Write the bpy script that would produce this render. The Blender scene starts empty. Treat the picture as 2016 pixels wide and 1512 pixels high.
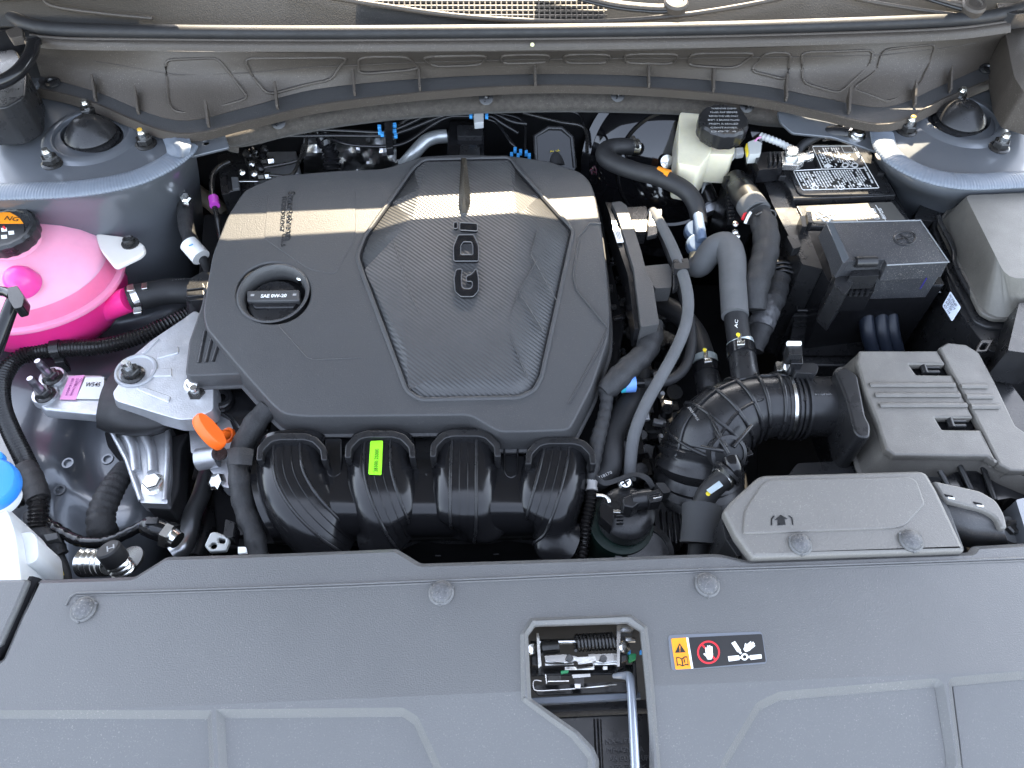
import bpy, bmesh, math, random
from mathutils import Vector, Matrix
from mathutils import geometry as mgeo
random.seed(4)
S = bpy.context.scene
COL = S.collection
R = math.radians
# ---------------- camera ----------------
F_PX = 1500.0
PITCH, YAW, ROLL = R(53.0), R(3.3), R(1.0)
CAM = Vector((-0.045, 0.0, 0.60))
fw = Vector((math.sin(YAW)*math.cos(PITCH), math.cos(YAW)*math.cos(PITCH), -math.sin(PITCH)))
r0 = Vector((math.cos(YAW), -math.sin(YAW), 0)); u0 = r0.cross(fw)
rt = r0*math.cos(ROLL) + u0*math.sin(ROLL); up = u0*math.cos(ROLL) - r0*math.sin(ROLL)
cd = bpy.data.cameras.new('camera'); cam = bpy.data.objects.new('camera', cd); COL.objects.link(cam)
cd.sensor_width = 36.0; cd.lens = 36.0*F_PX/2016.0; cd.clip_start = 0.01; cd.clip_end = 500
cam.matrix_world = Matrix((( rt.x, up.x, -fw.x, CAM.x), (rt.y, up.y, -fw.y, CAM.y), (rt.z, up.z, -fw.z, CAM.z), (0,0,0,1)))
S.camera = cam
# ---------------- world, sun, exposure ----------------
SUN_EL, SUN_AZ = R(41.0), R(8.0)          # sun stands behind the windscreen, a little to the right
w = bpy.data.worlds.new('World'); S.world = w; w.use_nodes = True
nt = w.node_tree; bg = nt.nodes['Background']
sky = nt.nodes.new('ShaderNodeTexSky'); sky.sky_type = 'NISHITA'; sky.sun_disc = False
sky.sun_elevation = SUN_EL; sky.sun_rotation = SUN_AZ
sky.dust_density = 2.0; sky.ozone_density = 0.6
hs = nt.nodes.new('ShaderNodeHueSaturation'); hs.inputs['Saturation'].default_value = 0.56
nt.links.new(sky.outputs[0], hs.inputs['Color']); nt.links.new(hs.outputs[0], bg.inputs[0]); bg.inputs[1].default_value = 0.115
sl = bpy.data.lights.new('sun', 'SUN'); sl.energy = 3.0; sl.angle = R(0.5); sl.color = (1.0, 0.85, 0.62)
so = bpy.data.objects.new('sun', sl); COL.objects.link(so)
sdir = Vector((math.sin(SUN_AZ)*math.cos(SUN_EL), math.cos(SUN_AZ)*math.cos(SUN_EL), math.sin(SUN_EL)))
so.rotation_euler = sdir.to_track_quat('Z', 'Y').to_euler(); so.location = (0.3, 2.0, 2.0)
S.view_settings.view_transform = 'Standard'; S.view_settings.look = 'None'
S.view_settings.exposure = 3.62; S.view_settings.gamma = 1

# ---------------- geometry helpers ----------------
def W(px, py, pl=0.0):
    """point of the plane z = z0 + sx*x + sy*y seen at picture position px,py"""
    if not isinstance(pl, tuple): pl = (pl, 0.0, 0.0)
    d = fw + rt*((px-1008)/F_PX) - up*((py-756)/F_PX)
    z0, sx, sy = pl
    t = (z0 + sx*CAM.x + sy*CAM.y - CAM.z)/(d.z - sx*d.x - sy*d.y)
    return CAM + d*t
def plane_at(z, y, sy=0.0, sx=0.0, x=0.0): return (z - sy*y - sx*x, sx, sy)
def nrm(pl):
    if not isinstance(pl, tuple): return Vector((0,0,1))
    return Vector((-pl[1], -pl[2], 1)).normalized()
def frame(o, n, xdir=Vector((1,0,0))):
    n = n.normalized(); x = (xdir - n*xdir.dot(n)).normalized(); y = n.cross(x)
    return Matrix(((x.x,y.x,n.x,o.x),(x.y,y.y,n.y,o.y),(x.z,y.z,n.z,o.z),(0,0,0,1)))
def thing(name, label, cat, loc=(0,0,0), group=None):
    o = bpy.data.objects.new(name, None); COL.objects.link(o); o.location = loc
    o.empty_display_size = 0.02
    o['label'] = label; o['category'] = cat
    if group: o['group'] = group
    return o
def tag(o, label, cat, group=None):
    o['label'] = label; o['category'] = cat
    if group: o['group'] = group
    return o
def link(name, me, m, parent=None, sharp=35):
    if sharp is not None:
        me.polygons.foreach_set('use_smooth', [True]*len(me.polygons))
        me.set_sharp_from_angle(angle=R(sharp))
    me.materials.clear(); me.materials.append(m)
    o = bpy.data.objects.new(name, me); COL.objects.link(o)
    if parent is not None:
        o.parent = parent
        if parent.type == 'EMPTY': o.matrix_parent_inverse = Matrix.Translation(-parent.location)
    return o
def mesh(name, parent, m, verts, faces, sharp=35, bevel=0.0, seg=2, th=0.0, sub=0):
    me = bpy.data.meshes.new(name); me.from_pydata([tuple(v) for v in verts], [], faces); me.validate(); me.update()
    bm = bmesh.new(); bm.from_mesh(me); bmesh.ops.recalc_face_normals(bm, faces=bm.faces); bm.to_mesh(me); bm.free()
    o = link(name, me, m, parent, sharp)
    if th:
        s = o.modifiers.new('s', 'SOLIDIFY'); s.thickness = th; s.offset = -1
    if bevel:
        b = o.modifiers.new('b', 'BEVEL'); b.width = bevel; b.segments = seg; b.limit_method = 'ANGLE'; b.angle_limit = R(25); b.harden_normals = False
        o.modifiers.new('wn', 'WEIGHTED_NORMAL')
    if sub:
        s = o.modifiers.new('u', 'SUBSURF'); s.levels = sub; s.render_levels = sub
    return o
def fillet(pts, r, n=4):
    """round the corners of a closed 2-D polygon; r may be a number or a list"""
    out = []; k = len(pts)
    for i in range(k):
        p = Vector(pts[i][:2]); a = Vector(pts[i-1][:2]); b = Vector(pts[(i+1) % k][:2])
        rr = r[i] if isinstance(r, (list, tuple)) else r
        da, db = (a-p), (b-p); la, lb = da.length, db.length
        t = min(rr, la*0.48, lb*0.48)
        if t <= 0.01*min(la, lb) or rr == 0: out.append(p); continue
        p1 = p + da/la*t; p2 = p + db/lb*t
        for j in range(n+1):
            s = j/n; out.append(p1*(1-s)**2 + p*2*s*(1-s) + p2*s*s)
    return out
def plate(name, parent, m, pts, pl, th, bev=0.0015, r=0, holes=(), res=2, down=0.0, sharp=35):
    """slab whose top outline is seen at pts (picture px) on plane pl; real thickness th; holes = outlines"""
    n = nrm(pl); c = Vector((0,0,0))
    for p in pts: c += W(p[0], p[1], pl)
    c /= len(pts); M = frame(c, n); Mi = M.inverted()
    cu = bpy.data.curves.new(name, 'CURVE'); cu.dimensions = '2D'; cu.fill_mode = 'BOTH'
    bev = min(bev, th*0.45)
    cu.extrude = max(th/2-bev, 0.00005); cu.bevel_depth = bev; cu.bevel_resolution = res; cu.offset = -bev
    for k, poly in enumerate([pts]+list(holes)):
        rr = r if k == 0 else 3
        q = fillet(poly, rr) if rr else [Vector(p[:2]) for p in poly]
        loc = [Mi @ W(p.x, p.y, pl) for p in q]
        sp = cu.splines.new('POLY'); sp.points.add(len(loc)-1); sp.use_cyclic_u = True
        for a, b in zip(sp.points, loc): a.co = (b.x, b.y, 0, 1)
    ob = bpy.data.objects.new('tmp', cu); COL.objects.link(ob)
    me = bpy.data.meshes.new_from_object(ob); bpy.data.objects.remove(ob); bpy.data.curves.remove(cu)
    me.transform(M @ Matrix.Translation((0,0,-th/2-down))); me.name = name
    return link(name, me, m, parent, sharp)
def ell(cx, cy, rx, ry, n=32, a0=0): return [(cx+rx*math.cos(a0+2*math.pi*i/n), cy+ry*math.sin(a0+2*math.pi*i/n)) for i in range(n)]
def cr(P, n):
    """Catmull-Rom through vectors"""
    out = []; k = len(P)
    for i in range(k-1):
        a = P[i-1] if i else P[0]*2-P[1]; b = P[i]; c = P[i+1]; d = P[i+2] if i+2 < k else P[-1]*2-P[-2]
        for j in range(n):
            t = j/n
            out.append(0.5*((2*b)+(c-a)*t+(2*a-5*b+4*c-d)*t*t+(3*b-a-3*c+d)*t**3))
    out.append(P[-1]); return out
def tube_pts(name, parent, m, pts, rad, seg=12, corr=None, flat=1.0, caps=True, jit=0.0):
    """tube through world points; rad = number or list, one per point; corr=(pitch, depth)"""
    k = len(pts)
    if not isinstance(rad, (list, tuple)): rad = [rad]*k
    v4 = [Vector((p[0],p[1],p[2],q)) for p, q in zip(pts, rad)]
    L = [0.0]
    for i in range(1, k): L.append(L[-1]+(v4[i].xyz-v4[i-1].xyz).length)
    v4 = cr(v4, 10) if k > 2 else [v4[0].lerp(v4[1], i/10) for i in range(11)]
    # resample
    D = [0.0]
    for i in range(1, len(v4)): D.append(D[-1]+(v4[i].xyz-v4[i-1].xyz).length)
    step = (corr[0]/4 if corr else max(D[-1]/60, 0.0025))
    N = max(int(D[-1]/step), 3 if k > 2 else 2); N = min(N, 900)
    rs = []; j = 0
    for i in range(N+1):
        t = D[-1]*i/N
        while j < len(D)-2 and D[j+1] < t: j += 1
        s = (t-D[j])/max(D[j+1]-D[j], 1e-9); rs.append(v4[j].lerp(v4[j+1], min(max(s,0),1)))
    verts = []; faces = []; nx = None
    for i, q in enumerate(rs):
        a = rs[max(i-1,0)].xyz; b = rs[min(i+1,N)].xyz; t = (b-a).normalized()
        if nx is None:
            nx = t.orthogonal().normalized() if abs(t.z) > .95 else t.cross(Vector((0,0,1))).normalized()
        nx = (nx - t*nx.dot(t)).normalized(); ny = t.cross(nx)
        r = q.w
        if corr: r -= corr[1]*(0.5-0.5*math.cos(2*math.pi*D[-1]*i/N/corr[0]))
        if jit: r *= 1+random.uniform(-jit, jit)
        for s in range(seg):
            an = 2*math.pi*s/seg
            verts.append(q.xyz + nx*(r*math.cos(an)) + ny*(r*flat*math.sin(an)))
    for i in range(N):
        for s in range(seg):
            s2 = (s+1) % seg; faces.append((i*seg+s, i*seg+s2, (i+1)*seg+s2, (i+1)*seg+s))
    if caps: faces.append(tuple(range(seg-1, -1, -1))); faces.append(tuple(N*seg+s for s in range(seg)))
    return mesh(name, parent, m, verts, faces, sharp=50)
def tube(name, parent, m, pts, rad, **kw):
    """pts = (px, py, height of the centre line)"""
    return tube_pts(name, parent, m, [W(p[0], p[1], p[2]) for p in pts], rad, **kw)
def lathe(name, parent, m, prof, o, axis=Vector((0,0,1)), seg=28, sharp=35, lobes=0, la=0.0, ph=0.0, cap0=None):
    """prof = (radius, height) list turned about axis at o; lobes: ribbed rim or hexagon"""
    M = frame(Vector(o), Vector(axis)); verts = []; faces = []
    for (r, h) in prof:
        for s in range(seg):
            a = 2*math.pi*s/seg+ph; rr = r*(1+la*math.cos(lobes*a)) if lobes else r
            verts.append(M @ Vector((rr*math.cos(a), rr*math.sin(a), h)))
    for i in range(len(prof)-1):
        for s in range(seg):
            s2 = (s+1) % seg; faces.append((i*seg+s, i*seg+s2, (i+1)*seg+s2, (i+1)*seg+s))
    if cap0: faces.append(tuple(range(seg-1,-1,-1)))
    if cap0: faces.append(tuple((len(prof)-1)*seg+s for s in range(seg)))
    return mesh(name, parent, m, verts, faces, sharp=sharp)
def surf(name, parent, m, rows, nu=6, nv=6, th=0.002, sharp=180, world=False, fn=None):
    """smooth sheet through a grid of (px,py,z) control points"""
    g = [[(Vector(p) if world else W(p[0],p[1],p[2])) for p in row] for row in rows]
    g = [cr(r_, nu) for r_ in g]
    cols = [cr([g[i][j] for i in range(len(g))], nv) for j in range(len(g[0]))]
    nr = len(cols[0]); nc = len(cols)
    verts = [cols[j][i] for i in range(nr) for j in range(nc)]
    if fn: verts = [fn(v) for v in verts]
    faces = [(i*nc+j, i*nc+j+1, (i+1)*nc+j+1, (i+1)*nc+j) for i in range(nr-1) for j in range(nc-1)]
    o = mesh(name, parent, m, verts, faces, sharp=sharp, th=0)
    if th:
        me = o.data
        up_ = sum(p.normal.z for p in me.polygons)
        if up_ < 0:
            me.flip_normals()
        s = o.modifiers.new('s', 'SOLIDIFY'); s.thickness = th; s.offset = -1
        e = o.modifiers.new('e', 'EDGE_SPLIT'); e.split_angle = R(38)
    return o
def box(name, parent, m, c, size, rot=(0,0,0), bev=0.001, M=None):
    """box at world point c; size x,y,z; optional frame M (rotation)"""
    x,y,z = [s/2 for s in size]
    from mathutils import Euler
    Rm = Euler(rot).to_matrix().to_4x4() if M is None else M.to_3x3().to_4x4()
    T = Matrix.Translation(c) @ Rm
    vs = [T @ Vector((a,b,d)) for d in (-z,z) for b in (-y,y) for a in (-x,x)]
    fs = [(0,2,3,1),(4,5,7,6),(0,1,5,4),(2,6,7,3),(0,4,6,2),(1,3,7,5)]
    return mesh(name, parent, m, vs, fs, bevel=bev)
def pbox(name, parent, m, pts, ztop, h, bev=0.0015, r=0, taper=0.0):
    """solid with top outline pts at ztop; walls go down h, base wider by taper (metres)"""
    pl = ztop if isinstance(ztop, tuple) else (ztop,0.0,0.0)
    q = fillet(pts, r) if r else [Vector(p[:2]) for p in pts]
    top = [W(p.x, p.y, pl) for p in q]; c = sum(top, Vector((0,0,0)))/len(top)
    k = len(top); bot = []
    for t in top:
        d = (t-c); d.z = 0; d = d.normalized()*taper if d.length > 1e-6 else d
        bot.append(Vector((t.x+d.x, t.y+d.y, c.z-h)))
    faces = [tuple(range(k)), tuple(range(2*k-1, k-1, -1))]
    for i in range(k): faces.append((i, (i+1) % k, k+(i+1) % k, k+i))
    return mesh(name, parent, m, top+bot, faces, bevel=bev, sharp=30)
def text(name, parent, m, s, p0, p1, pl, h=None, ext=0.0004, lift=0.0002, align='LEFT', bold=0.0):
    """lettering whose base line runs from p0 to p1 (picture px) on plane pl; h = cap height in metres"""
    a = W(p0[0], p0[1], pl); b = W(p1[0], p1[1], pl)
    cu = bpy.data.curves.new(name, 'FONT'); cu.body = s; cu.size = 1.0; cu.extrude = 0; cu.offset = bold; cu.resolution_u = 2
    ob = bpy.data.objects.new('tmp', cu); COL.objects.link(ob)
    me = bpy.data.meshes.new_from_object(ob); bpy.data.objects.remove(ob); bpy.data.curves.remove(cu)
    if not len(me.vertices): return None
    xs = [v.co.x for v in me.vertices]; ys = [v.co.y for v in me.vertices]
    wd = max(xs)-min(xs); L = (b-a).length; sx = L/wd
    sy = (h/0.72) if h else sx
    me.transform(Matrix.Diagonal((sx, sy, 1, 1)) @ Matrix.Translation((-min(xs), 0, 0)))
    n = nrm(pl); M = frame(a, n, b-a)
    me.transform(M @ Matrix.Translation((0,0,lift)))
    o = link(name, me, m, parent, None)
    if ext:
        sm_ = o.modifiers.new('s', 'SOLIDIFY'); sm_.thickness = ext; sm_.offset = 1 
    return o
def bead(name, parent, m, pts, rad, closed=False, rr=0, seg=6, n=4, fn=None, stuff=False):
    """a thin ridge through (px,py,plane) points with straight runs"""
    P = [(p[0], p[1]) for p in pts]; pl = pts[0][2]
    if rr and closed: P = [(q.x,q.y) for q in fillet(P, rr)]
    wp = [W(p[0], p[1], pl) for p in P]
    if closed: wp.append(wp[0]); 
    return polytube(name, parent, m, wp, rad, seg)
def polytube(name, parent, m, wp, rad, seg=6):
    verts = []; faces = []; k = len(wp)
    nx = None
    for i, q in enumerate(wp):
        t = (wp[min(i+1,k-1)]-wp[max(i-1,0)]).normalized()
        n = Vector((0,0,1)) if abs(t.z) < .9 else Vector((0,1,0))
        x = t.cross(n).normalized(); y = t.cross(x)
        for s in range(seg):
            a = 2*math.pi*s/seg; verts.append(q + x*(rad*math.cos(a)) + y*(rad*math.sin(a)))
    for i in range(k-1):
        for s in range(seg):
            s2 = (s+1) % seg; faces.append((i*seg+s, i*seg+s2, (i+1)*seg+s2, (i+1)*seg+s))
    faces.append(tuple(range(seg-1,-1,-1))); faces.append(tuple((k-1)*seg+s for s in range(seg)))
    return mesh(name, parent, m, verts, faces, sharp=60)
def project(px, py, fn):
    """march the picture ray onto a height function fn(x,y)"""
    d = fw + rt*((px-1008)/F_PX) - up*((py-756)/F_PX); t = 0.2
    while t < 2.2:
        p = CAM + d*t
        if p.z <= fn(p.x, p.y): break
        t += 0.002
    return CAM + d*t

# ---------------- materials ----------------
MATS = {}
def mat(name, col, rough=0.5, metal=0.0, spec=0.5, grain=0.0, gscale=900, rvar=0.0, cvar=0.0, cscale=40, coat=0.0, trans=0.0, sss=0.0, ior=1.45, speck=0.0, alpha=1.0, sheen=0.0, sssr=(1,.3,.5)):
    m = bpy.data.materials.new(name); m.use_nodes = True; N = m.node_tree.nodes; Lk = m.node_tree.links
    b = N['Principled BSDF']
    b.inputs['Base Color'].default_value = (*col, 1); b.inputs['Roughness'].default_value = rough
    b.inputs['Metallic'].default_value = metal; b.inputs['Specular IOR Level'].default_value = spec
    b.inputs['Coat Weight'].default_value = coat; b.inputs['Coat Roughness'].default_value = 0.06
    b.inputs['Transmission Weight'].default_value = trans; b.inputs['IOR'].default_value = ior
    b.inputs['Sheen Weight'].default_value = sheen
    if sss:
        b.inputs['Subsurface Weight'].default_value = sss; b.inputs['Subsurface Radius'].default_value = sssr
        b.inputs['Subsurface Scale'].default_value = 0.012
    tc = N.new('ShaderNodeTexCoord')
    def noise(sc, det=3, rg=0.6):
        n = N.new('ShaderNodeTexNoise'); n.inputs['Scale'].default_value = sc; n.inputs['Detail'].default_value = det
        n.inputs['Roughness'].default_value = rg; Lk.new(tc.outputs['Object'], n.inputs['Vector']); return n
    def maprange(src, a, c, f0=0.3, f1=0.7):
        r = N.new('ShaderNodeMapRange'); r.inputs['From Min'].default_value = f0; r.inputs['From Max'].default_value = f1
        r.inputs['To Min'].default_value = a; r.inputs['To Max'].default_value = c; Lk.new(src, r.inputs['Value']); return r
    if grain:
        n = noise(gscale, 2); bp = N.new('ShaderNodeBump'); bp.inputs['Strength'].default_value = grain; bp.inputs['Distance'].default_value = 0.0006
        Lk.new(n.outputs['Fac'], bp.inputs['Height']); Lk.new(bp.outputs['Normal'], b.inputs['Normal'])
        if coat: Lk.new(bp.outputs['Normal'], b.inputs['Coat Normal'])
    if rvar:
        n = noise(cscale*1.7, 5, .65); r = maprange(n.outputs['Fac'], max(rough-rvar,.02), min(rough+rvar,1)); Lk.new(r.outputs[0], b.inputs['Roughness'])
    if cvar or speck:
        n = noise(cscale, 5, .65); r = maprange(n.outputs['Fac'], 1-cvar, 1+cvar)
        mx = N.new('ShaderNodeVectorMath'); mx.operation = 'SCALE'; mx.inputs[0].default_value = col
        Lk.new(r.outputs[0], mx.inputs['Scale']); last = mx.outputs[0]
        if speck:      # light dust settled in the grain
            n2 = noise(800, 2); r2 = maprange(n2.outputs['Fac'], 0, 1, 0.60, 0.74); n3 = noise(9, 4, .7); r3 = maprange(n3.outputs['Fac'], 0.1, 1.0, .35, .65)
            mu = N.new('ShaderNodeMath'); mu.operation = 'MULTIPLY'; Lk.new(r2.outputs[0], mu.inputs[0]); Lk.new(r3.outputs[0], mu.inputs[1])
            mu2 = N.new('ShaderNodeMath'); mu2.operation = 'MULTIPLY'; Lk.new(mu.outputs[0], mu2.inputs[0]); mu2.inputs[1].default_value = speck
            mm = N.new('ShaderNodeMix'); mm.data_type = 'RGBA'; Lk.new(mu2.outputs[0], mm.inputs[0]); Lk.new(last, mm.inputs[6]); mm.inputs[7].default_value = (.42,.39,.34,1)
            last = mm.outputs[2]
        Lk.new(last, b.inputs['Base Color'])
    MATS[name] = m; return m
plastic   = mat('grained_black_plastic', (.050,.050,.051), .48, grain=.5, gscale=650, rvar=.04, cvar=.04, cscale=12, speck=.16)
plastic_g = mat('grained_grey_plastic', (.095,.095,.095), .34, grain=.55, gscale=850, rvar=.05, cvar=.04, cscale=9, speck=.30)
cowl_pl   = mat('dull_cowl_plastic', (.054,.045,.037), .55, grain=.6, gscale=600, rvar=.05, cvar=.10, cscale=12, speck=.35)
satin     = mat('satin_black_plastic', (.016,.016,.017), .30, grain=.06, gscale=300, rvar=.08, cvar=.2)
gloss     = mat('glossy_black_plastic', (.009,.009,.010), .19, grain=.03, gscale=160, rvar=.05)
rubber    = mat('matt_black_rubber', (.015,.015,.016), .58, grain=.25, gscale=700, cvar=.2, rvar=.08)
rubber_g  = mat('grey_foam_rubber', (.085,.087,.090), .75, grain=.3, gscale=900, cvar=.12)
dark      = mat('dark_plastic_recess_shade', (.008,.008,.009), .8, spec=.2, cvar=.3)  # near-black; also stands in for shade in holes, slots and grooves
tape      = mat('black_cloth_tape', (.024,.024,.025), .62, grain=.9, gscale=500, cvar=.25, cscale=120)
loom      = mat('corrugated_loom_plastic', (.014,.013,.013), .28, rvar=.08)
felt      = mat('insulation_felt', (.056,.050,.044), .95, spec=.15, grain=1.0, gscale=700, cvar=.25, cscale=160, speck=.2, sheen=.1)
paint     = mat('blue_grey_body_paint', (.125,.135,.150), .34, metal=.4, coat=.5, grain=.04, gscale=120, rvar=.06, cvar=.05, cscale=14)
seal_m    = mat('seam_sealer', (.13,.15,.18), .5, coat=.3, grain=.3, gscale=200, cvar=.1)
alu       = mat('cast_aluminium', (.55,.56,.58), .42, metal=.75, grain=.5, gscale=600, cvar=.1, rvar=.08, cscale=60)
zinc      = mat('zinc_plated_steel', (.72,.72,.70), .24, metal=1.0, grain=.1, gscale=300, cvar=.12, cscale=90)
steel     = mat('bright_steel', (.60,.60,.60), .18, metal=1.0, cvar=.1)
dsteel    = mat('black_oxide_steel', (.020,.019,.018), .28, metal=.2, spec=.7, rvar=.06)
chrome    = mat('polished_trim', (.70,.69,.66), .16, metal=1.0)
foil      = mat('crumpled_foil', (.70,.70,.71), .30, metal=1.0, grain=1.0, gscale=70, cvar=.15)
white_pl  = mat('milky_white_plastic', (.78,.80,.80), .42, sss=.4, sssr=(1,1,1), cvar=.04)
cream_pl  = mat('cream_translucent_plastic', (.72,.67,.50), .42, sss=.4, sssr=(1,.9,.5), cvar=.08)
pink_hi   = mat('pale_pink_translucent_plastic', (.86,.36,.50), .36, sss=.5, sssr=(1,.4,.5), cvar=.06, cscale=25)
pink_lo   = mat('magenta_coolant_behind_plastic', (.88,.035,.26), .32, sss=.4, sssr=(1,.1,.3), cvar=.06, cscale=20)
blue_pl   = mat('blue_cap_plastic', (.03,.22,.68), .4)
orange_pl = mat('orange_plastic', (.90,.14,.015), .38)
white_st  = mat('white_print', (.75,.75,.73), .5)
grey_pr   = mat('grey_print', (.30,.30,.30), .5)
green_st  = mat('fluorescent_green_label', (.28,.85,.02), .45)
orange_st = mat('orange_print', (.85,.28,.01), .4)
red_st    = mat('red_print', (.60,.02,.03), .4)
black_st  = mat('black_print', (.012,.012,.013), .4)
pink_st   = mat('pink_label_paper', (.75,.30,.55), .55)
blue_clip = mat('blue_clip_plastic', (.05,.28,.62), .4)
valve_m   = mat('slate_blue_plastic', (.11,.15,.22), .4)
yellow_pl = mat('yellow_plastic', (.80,.62,.02), .45)
violet_pl = mat('violet_plastic', (.50,.06,.48), .4)
duct_pl   = mat('dusty_lit_duct_plastic', (.135,.128,.118), .36, grain=.55, gscale=850, rvar=.05, cvar=.04, cscale=9, speck=.45)  # dusty, with the brighter right-hand light put into its colour
clear_pl  = mat('smoked_clear_plastic', (.10,.11,.12), .12, trans=.35, rvar=.05)
green_pl  = mat('dark_green_plastic', (.008,.02,.016), .3)
def ribbed(name, col, ang, freq, rough=.42, strength=.6):
    m = mat(name, col, rough, cvar=.1); N = m.node_tree.nodes; Lk = m.node_tree.links
    tc = N.new('ShaderNodeTexCoord'); mp = N.new('ShaderNodeMapping'); mp.inputs['Rotation'].default_value = (0,0,ang)
    wv = N.new('ShaderNodeTexWave'); wv.wave_type = 'BANDS'; wv.bands_direction = 'X'; wv.wave_profile = 'SIN'; wv.inputs['Scale'].default_value = freq; wv.inputs['Distortion'].default_value = 0
    Lk.new(tc.outputs['Object'], mp.inputs['Vector']); Lk.new(mp.outputs[0], wv.inputs['Vector'])
    bp = N.new('ShaderNodeBump'); bp.inputs['Strength'].default_value = strength; bp.inputs['Distance'].default_value = .0014
    Lk.new(wv.outputs['Fac'], bp.inputs['Height']); Lk.new(bp.outputs[0], N['Principled BSDF'].inputs['Normal']); return m
# =============== the large structure ===============
def struct(o): o['kind'] = 'structure'; return o
gnd = mesh('ground', None, mat('sunlit_concrete', (.30,.265,.215), .9, grain=.4, gscale=200, cvar=.2), [(-6,-6,-.95),(6,-6,-.95),(6,6,-.95),(-6,6,-.95)], [(0,1,2,3)]); struct(gnd)
ut = mesh('bay_floor', None, dark, [(-.8,-.1,-.52),(.85,-.1,-.52),(.85,1.2,-.52),(-.8,1.2,-.52)], [(0,1,2,3)], th=.004); struct(ut)
CX = 0.025
rad = mesh('radiator', None, dark, [(-.68,.238,-.02),(.72,.238,-.02),(.72,.238,-.50),(-.68,.238,-.50)], [(0,1,2,3)], th=.02)  # unseen; added to stop ground light entering the bay from the front
rad['label'] = 'dark radiator core unseen under the front shield, added to keep ground light out'; rad['category'] = 'radiator'
for s_ in (-.74, .79): struct(mesh('bay_side_wall', None, dark, [(s_,-.1,-.02),(s_,1.0,-.02),(s_,1.0,-.52),(s_,-.1,-.52)], [(0,1,2,3)], th=.004))
# ---- raised hood, hinged behind the bay; its shade fills the bay, the sun slips under its rear edge ----
hood = thing('hood', 'raised dark hood hinged behind the engine bay, out of view above', 'hood', (CX, .97, .20))
HR = (.955, .207); HA = R(60); HL = .98
def hoodpt(u, v, off=0.0):       # u across -1..1, v 0 rear .. 1 front
    hw = .76 - .05*v; dr = min(1, max(0, (u-.60 if u > 0 else -u-.47))/.16); dr = dr*dr*(3-2*dr); y0 = HR[0] - .012*u*u + .020*dr  # rear corners dropped to shut the sun out at the sides
    s = v*HL; return Vector((CX+u*hw, y0 - s*math.cos(HA) + off*math.sin(HA), HR[1] + s*math.sin(HA) + off*math.cos(HA) - .012*u*u - .050*dr*(1-v)))
hv = [hoodpt(-1+2*i/32, j/8) for j in range(9) for i in range(33)]
hf = [(j*33+i, j*33+i+1, (j+1)*33+i+1, (j+1)*33+i) for j in range(8) for i in range(32)]
mesh('skin', hood, paint, hv, hf, th=.022, sharp=180)
li = [hoodpt((-1+2*i/16)*.90, .06+.88*j/8, -.03) for j in range(9) for i in range(17)]
mesh('inner_liner', hood, mat('warm_grey_hood_liner', (.050,.048,.045), .8, cvar=.1), li, [(j*17+i, j*17+i+1, (j+1)*17+i+1, (j+1)*17+i) for j in range(8) for i in range(16)], th=.006, sharp=180)

# ---- cowl ----
cowl = thing('cowl', 'dark ribbed plastic cowl panel arching across the rear of the bay', 'cowl', (CX, .9, .05))
xs_t = [60,200,345,480,620,825,1050,1275,1480,1620,1745,1870,1990]
y_t  = [88,97,101,103,104,103,101,99,94,88,81,73,58]
x_b  = [80,190,345,480,620,825,1050,1275,1480,1620,1745,1850,1945]
y_b  = [150,181,236,212,176,155,146,150,166,192,210,170,128]
x_o  = [70,170,345,490,625,828,1050,1272,1470,1610,1748,1865,1975]
y_o  = [172,196,261,237,206,181,167,172,190,218,242,190,145]
CT, CB = .100, .046
top = [(x,y,CT) for x,y in zip(xs_t,y_t)]; bot = [(x,y,CB) for x,y in zip(x_b,y_b)]
mid = [((a[0]+b[0])/2, (a[1]*.55+b[1]*.45), CT*.42+CB*.58) for a,b in zip(top,bot)]
surf('drop_face', cowl, cowl_pl, [top, mid, bot], 6, 4, th=.003)
def cowl_face(u, v):   # u index in samples (float), v 0 top..1 bottom -> world point on the face
    i = min(int(u), len(top)-2); f = u-i
    def L(a): return tuple(a[i][k]*(1-f)+a[i+1][k]*f for k in range(3))
    t, b = W(*L(top)), W(*L(bot)); m_ = W(*L(mid))
    p = t.lerp(m_, v*2) if v < .5 else m_.lerp(b, v*2-1)
    return p
surf('flange', cowl, plastic, [[(x,y,CB-.001) for x,y in zip(x_b,y_b)], [(x,y,.0435) for x,y in zip(x_o,y_o)]], 6, 2, th=.003, sharp=25)
surf('edge_lip', cowl, cowl_pl, [[(x,y-1,.0445) for x,y in zip(x_o,y_o)], [(x+(0 if i not in (0,1,11,12) else (8 if i>6 else -8)),y+14,.0325) for i,(x,y) in enumerate(zip(x_o,y_o))]], 6, 2, th=.003, sharp=25)
for (px,py) in [(188,177),(272,202),(410,228),(545,192),(697,166),(825,156),(1052,147),(1275,150),(1402,158),(1545,176),(1668,202),(1797,188),(1867,160)]:
    yi = None
    a = W(px, py-6, CB+.004); b = W(px+2, py+24, .0445)
    dx = Vector((.0016,0,0)); ht = Vector((0,.0,.014))
    vs = [a-dx, a+dx, b+dx, b-dx, a-dx+Vector((0,.004,.016)), a+dx+Vector((0,.004,.016)), b+dx+Vector((0,0,.006)), b-dx+Vector((0,0,.006))]
    mesh('gusset', cowl, cowl_pl, vs, [(0,1,2,3),(4,7,6,5),(0,4,5,1),(1,5,6,2),(2,6,7,3),(3,7,4,0)], bevel=.0004, seg=1)
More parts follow.
